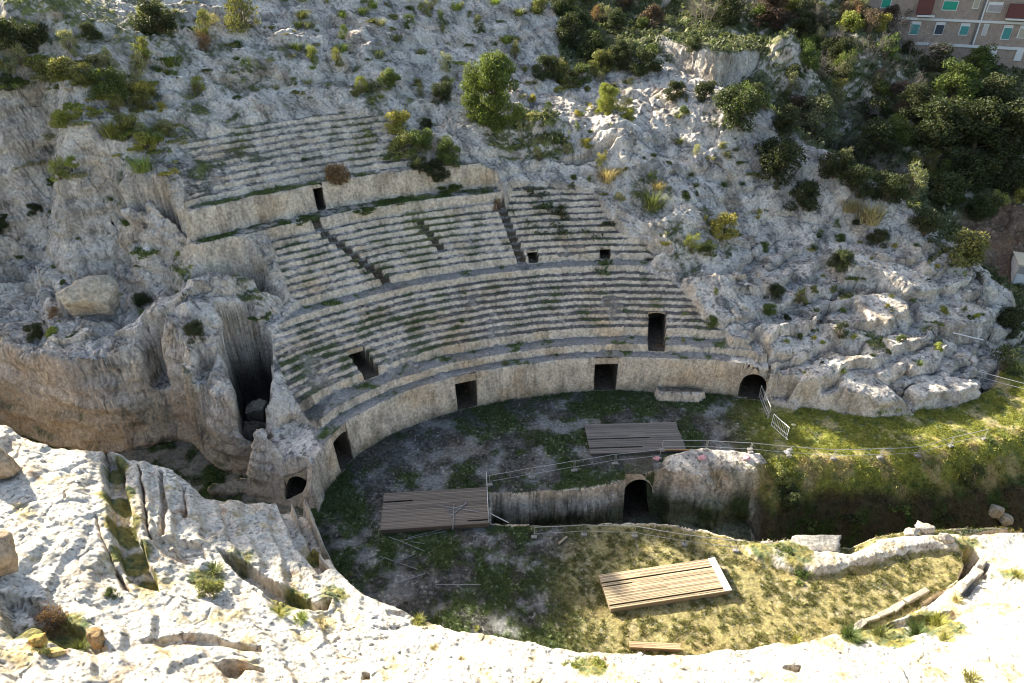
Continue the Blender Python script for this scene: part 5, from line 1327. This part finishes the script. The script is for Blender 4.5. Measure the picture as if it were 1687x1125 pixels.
for k, (a, b) in enumerate(zip(FB[:-1], FB[1:])):
    barrier((a[0]+1, a[1]), (b[0]-1, b[1]), ['thin metal barrier in the shade along the far side of the pit', 'thin metal barrier in the sun along the grassy pit edge', 'thin metal barrier over the collapsed end of the pit wall'][0 if k < 4 else 2 if k < 7 else 1], 'barriers along the far edge of the pit'+(' in shade' if k < 4 else ' at its end' if k < 7 else ' in the sun'))
NB = [(880,886),(962,882),(1045,884),(1127,898),(1212,908)]
for k, (a, b) in enumerate(zip(NB[:-1], NB[1:])):
    barrier(a, b, ['thin barrier on the near edge of the pit, in the shade', 'thin barrier on the near edge of the pit, in the sun'][k > 1], 'barriers along the near edge of the pit'+(' in shade' if k < 2 else ' in the sun'), .8)
barrier((805,868), (802,800), 'barrier standing across the right end of the pole-littered deck', None, 1.0, False, .8)
barrier((1270,702), (1295,724), 'white crowd barrier with upright bars on the arena grass', None, 1.0, False, 1.25, 9)
barrier((1250,655), (1265,690), 'crowd barrier leaning by the arched doorway', None, 1.0, False, .9, 7)
barrier((1600,627), (1690,648), 'thin cable barrier at the foot of the right rocks', None, .7, False, 1.0)
def pole(a, b, za, zb, label, r=.022, c=(.5, .48, .46), group=None, name='pole'):
    A = Vector((*un(*a, za), za)); B = Vector((*un(*b, zb), zb)); mb = MB()
    mb.tube([A-A, (B-A)*.5, B-A], r, None, 6, c); return tag(mb.build(name, M_METAL, None, loc=A), label, 'pole', group)
pole((1297,724), (1297,723), .08, 1.25, 'white upright post beside the crowd barrier', .03, (.75, .75, .73), name='post')
LY = 'loose pole lying on the ground in front of the littered deck'
for a, b in (((640,884),(700,908)),((664,890),(735,875)),((672,886),(728,872)),((676,892),(700,896)),((625,916),(688,938)),((662,922),(685,912)),((718,963),(792,963)),((785,877),(806,885)),((655,960),(700,945)),((596,922),(620,914))):
    pole(a, b, .05, .07, LY, .02, (.22, .215, .21), 'loose poles on the shaded ground')
for a, b, l in (((721,832),(787,843),'loose pole lying crosswise on the shaded deck'),((748,830),(746,872),'loose pole lying lengthwise to the front edge of the shaded deck'),((741,852),(769,827),'loose pole slanting across the other poles on the shaded deck'),((736,842),(768,830),'short loose pole beside the slanting one on the shaded deck')):
    pole(a, b, .40, .42, l, .02, (.26, .25, .245))
pole((808,846), (838,861), .3, .02, 'pole sloping from the shaded deck into the pit', .025, (.5, .48, .45))
pole((1116,756), (1157,784), .15, .1, 'longer of two crossed poles lying on top of the pit wall', .025)
pole((1143,782), (1168,768), .14, .1, 'shorter of two crossed poles lying on top of the pit wall', .025)
pole((1075,828), (1096,836), -2.6, -2.8, 'plank lying in the pit right of the tunnel mouth', .04, (.4, .36, .3), name='plank')
pole((920,896), (934,884), .06, .1, 'short board leaning at the near barrier', .06, (.30, .25, .17), name='board')
pole((1085,741), (1150,741), .3, .3, 'orange-brown timber along the front edge of the rear deck', .04, (.42, .24, .1), name='timber')
pole((1570,548), (1620,560), 2.3, 2.0, 'white pipe lying on the dark ledge at the right end of the rocks', .04, (.7, .7, .7), name='pipe')
def sack(u, v, tint, label):
    o = rock_obj('sandbag', u, v, 13, 7, 9, label, 'sandbag', None, tint, .3, .5); return o
sack(1082, 757, (.62, .33, .35), 'pink sandbag at the barrier behind the pit tunnel')
sack(1156, 756, (.62, .33, .35), 'pink sandbag at the barrier over the crossed poles')
sack(1229, 757, (.58, .33, .36), 'pink sandbag at the barrier above the broken end of the pit wall')
sack(1297, 747, (.7, .68, .66), 'white sandbag at the sunlit barrier near the crowd barrier')

# ------------------------------------------------------------------ hut at the right edge
hp, _ = hit(1666, 468)
e = empty('site_hut', (hp.x, hp.y, hp.z-.1), R(-24), 'white panelled site hut with a grey band at the right edge beside the brown path', 'hut')
mb = MB(); mb.box(2.6, 1.3, .95, 5.2, 2.6, 1.7, 0, (.52, .54, .55)); mb.build('wall', M_PLAIN, e)
mb = MB(); mb.box(2.6, -.016, 1.42, 5.2, .03, .62, 0, (.24, .24, .24)); mb.build('band', M_PLAIN, e)
mb = MB(); mb.box(2.6, 1.3, 1.86, 5.4, 2.8, .10, 0, (.42, .38, .28)); mb.build('roof', M_PLAIN, e)
for x in (.02, 2.6, 5.18):
    mb = MB(); mb.box(x, -.03, .95, .09, .06, 1.72, 0, (.36, .36, .36)); mb.build('corner_post', M_METAL, e)
mb = MB(); mb.box(2.6, 1.3, .05, 5.2, 2.5, .12, 0, (.12, .12, .12)); mb.build('base', M_PLAIN, e)
for x in (.9, 1.75): 
    mb = MB(); mb.box(x, -.02, .62, .05, .03, .14, 0, (.2, .2, .2)); mb.build('latch', M_METAL, e)

# ------------------------------------------------------------------ apartment building at the top right
A2 = np.array(un(1536, 31, 18.4)); B2 = np.array(un(1654, 36, 18.4)); FD = (B2-A2)/np.linalg.norm(B2-A2); FN = np.array([FD[1], -FD[0]])   # along, outward to the camera
if FN[1] > 0: FN = -FN
def on_face(u, v):
    dx = (u-843.5)/FOC; dy = (v-562.5)/FOC; d = np.array([dx, CP-dy*SP, -SP-dy*CP])
    t = (A2 @ FN)/(d[:2] @ FN); return float((d[:2]*t-A2) @ FD), float(CAMH+d[2]*t)
def brick_mat(nt, b, N, L):
    tc = N('ShaderNodeTexCoord').outputs['Object']; br = N('ShaderNodeTexBrick'); mp = N('ShaderNodeMapping'); mp.inputs['Rotation'].default_value = (R(90), 0, 0)
    L(tc, mp.inputs[0]); L(mp.outputs[0], br.inputs['Vector']); br.inputs['Scale'].default_value = 4.0
    br.inputs['Color1'].default_value = (.30, .215, .16, 1); br.inputs['Color2'].default_value = (.24, .17, .13, 1); br.inputs['Mortar'].default_value = (.36, .32, .28, 1); br.inputs['Mortar Size'].default_value = .03
    n = noise_node(nt, 2.0, 4, .6, tc); L(vmul(nt, br.outputs[0], math_node(nt, 'ADD', n.outputs[0], .5)), b.inputs['Base Color']); b.inputs['Roughness'].default_value = .9
M_BRICK = nmat('tan_brick', brick_mat)
ang = math.atan2(FD[1], FD[0])
BLD = empty('apartment_building', (A2[0], A2[1], 0), ang, 'tan brick apartment building with green shutters and white floor bands at the top right', 'building')
sgn = 1 if (np.array([-math.sin(ang), math.cos(ang)]) @ FN) < 0 else -1   # local +y points into the building when sgn=1
def fbox(name, u0, v0, u1, v1, out, th, c, mat=M_PLAIN, parent=BLD):
    """a slab on the facade between two photograph corners; out: how far it stands proud"""
    um, vm = (u0+u1)/2, max((v0+v1)/2, 5); x0, x1 = on_face(u0, vm)[0], on_face(u1, vm)[0]; z1, z0 = on_face(um, v0)[1], on_face(um, v1)[1]
    mb = MB(); mb.box((x0+x1)/2, sgn*(-out+th/2), (z0+z1)/2, abs(x1-x0), th, abs(z1-z0), 0, c)
    return mb.build(name, mat, parent)
xL, _ = on_face(1372, 20); xR = on_face(1687, 30)[0]+9
mb = MB(); mb.box((xL+xR)/2, sgn*4.0, 17.6, xR-xL, 8, 10.4, 0, (1, 1, 1)); mb.build('wall', M_BRICK, BLD)
mb = MB(); mb.box((xL+xR)/2, sgn*3.95, 13.2-.5, xR-xL-.1, 7.8, 3.4, 0, (.05, .05, .055)); mb.build('ground_floor', M_PLAIN, BLD)
mb = MB(); mb.box((xL+xR)/2, sgn*3.9, 22.95, xR-xL+.6, 8.8, .3, 0, (.5, .46, .42)); mb.build('roof', M_PLAIN, BLD)
W_ = (.60, .60, .58); TG = (.03, .28, .19); TL = (.07, .25, .24); RD = (.13, .05, .045)
for (zc, t) in ((18.35, .22), (16.0, .26), (20.75, .2)):
    mb = MB(); mb.box((xL+xR)/2, sgn*(-.05), zc, xR-xL+.1, .12, t, 0, W_); mb.build('floor_band', M_PLAIN, BLD)
def window(u0, v0, u1, v1, c, head=True, glass=False):
    f = fbox('window', u0-1.2, v0-(5 if head else 1.2), u1+1.2, v1+1.5, .025, .06, W_)
    p = fbox('pane' if glass else 'shutter', u0, v0, u1, v1, .05, .05, c, M_PLAIN, f); return f
window(1554, 2, 1577, 16, TG, False); window(1453, -12, 1467, 12, TG, False); window(1605, -6, 1613, 13, (.36, .33, .25), False)
window(1628, 8, 1650, 19, (.34, .31, .31), True, True); window(1541, 41, 1554, 56, (.05, .06, .08), True, True)
window(1582, 43, 1595, 57, TL); window(1620, 40, 1626, 57, (.45, .44, .42), False, True); window(1652, 46, 1665, 64, TL); window(1679, 47, 1696, 62, (.38, .35, .27), True, True); window(1500, 40, 1514, 56, TL)
fbox('balcony', 1512, -4, 1537, 23, .5, .52, RD); fbox('balcony', 1660, 6, 1700, 29, .5, .52, RD); fbox('balcony_slab', 1656, 30, 1702, 33, .56, .58, W_); fbox('balcony_slab', 1510, 24, 1539, 27, .56, .58, W_)
fbox('drain_pipe', 1613.5, -20, 1615.5, 74, .10, .08, (.12, .12, .13), M_METAL); fbox('pilaster', 1617, -20, 1619.5, 74, .06, .08, W_)
fbox('column', 1672, 82, 1684, 100, .12, .4, W_); fbox('column', 1700, 82, 1712, 100, .12, .4, W_); fbox('column', 1630, 82, 1640, 100, .12, .4, W_)
# ground far beyond the slopes
mb = MB(); mb.quad([(-600, -300, -5), (600, -300, -5), (600, 900, -5), (-600, 900, -5)], (.12, .12, .06)); tag(mb.build('surrounding_ground', M_STONE), kind='structure')
# ------------------------------------------------------------------ camera, sky, sun
cam = bpy.data.cameras.new('camera'); co = bpy.data.objects.new('camera', cam); LINK(co); SC.camera = co
co.location = (0, 0, CAMH); co.rotation_euler = (math.pi/2-PITCH, 0, 0)
cam.sensor_width = 36; cam.lens = FOC/1687*36; cam.clip_end = 3000; cam.clip_start = .1
SUN_AZ, SUN_EL = R(-50), R(25.8)
w = bpy.data.worlds.new('World'); SC.world = w; w.use_nodes = True; nt = w.node_tree
sky = nt.nodes.new('ShaderNodeTexSky'); sky.sky_type = 'NISHITA'; sky.sun_disc = False
sky.sun_elevation = SUN_EL; sky.sun_rotation = SUN_AZ; sky.air_density = 1.0; sky.dust_density = 2.8; sky.ozone_density = .35
nt.links.new(sky.outputs[0], nt.nodes['Background'].inputs[0]); nt.nodes['Background'].inputs[1].default_value = .088
sl = bpy.data.lights.new('sun', 'SUN'); sl.energy = 5.0; sl.angle = R(.53); sl.color = (1, .92, .76); so = bpy.data.objects.new('sun', sl); LINK(so)
sd = Vector((math.sin(SUN_AZ)*math.cos(SUN_EL), math.cos(SUN_AZ)*math.cos(SUN_EL), math.sin(SUN_EL)))
so.rotation_euler = sd.to_track_quat('Z', 'Y').to_euler(); so.location = (-60, 60, 80)
SC.cycles.filter_width = 1.05
SC.view_settings.view_transform = 'Standard'; SC.view_settings.look = 'None'; SC.view_settings.exposure = 2.08
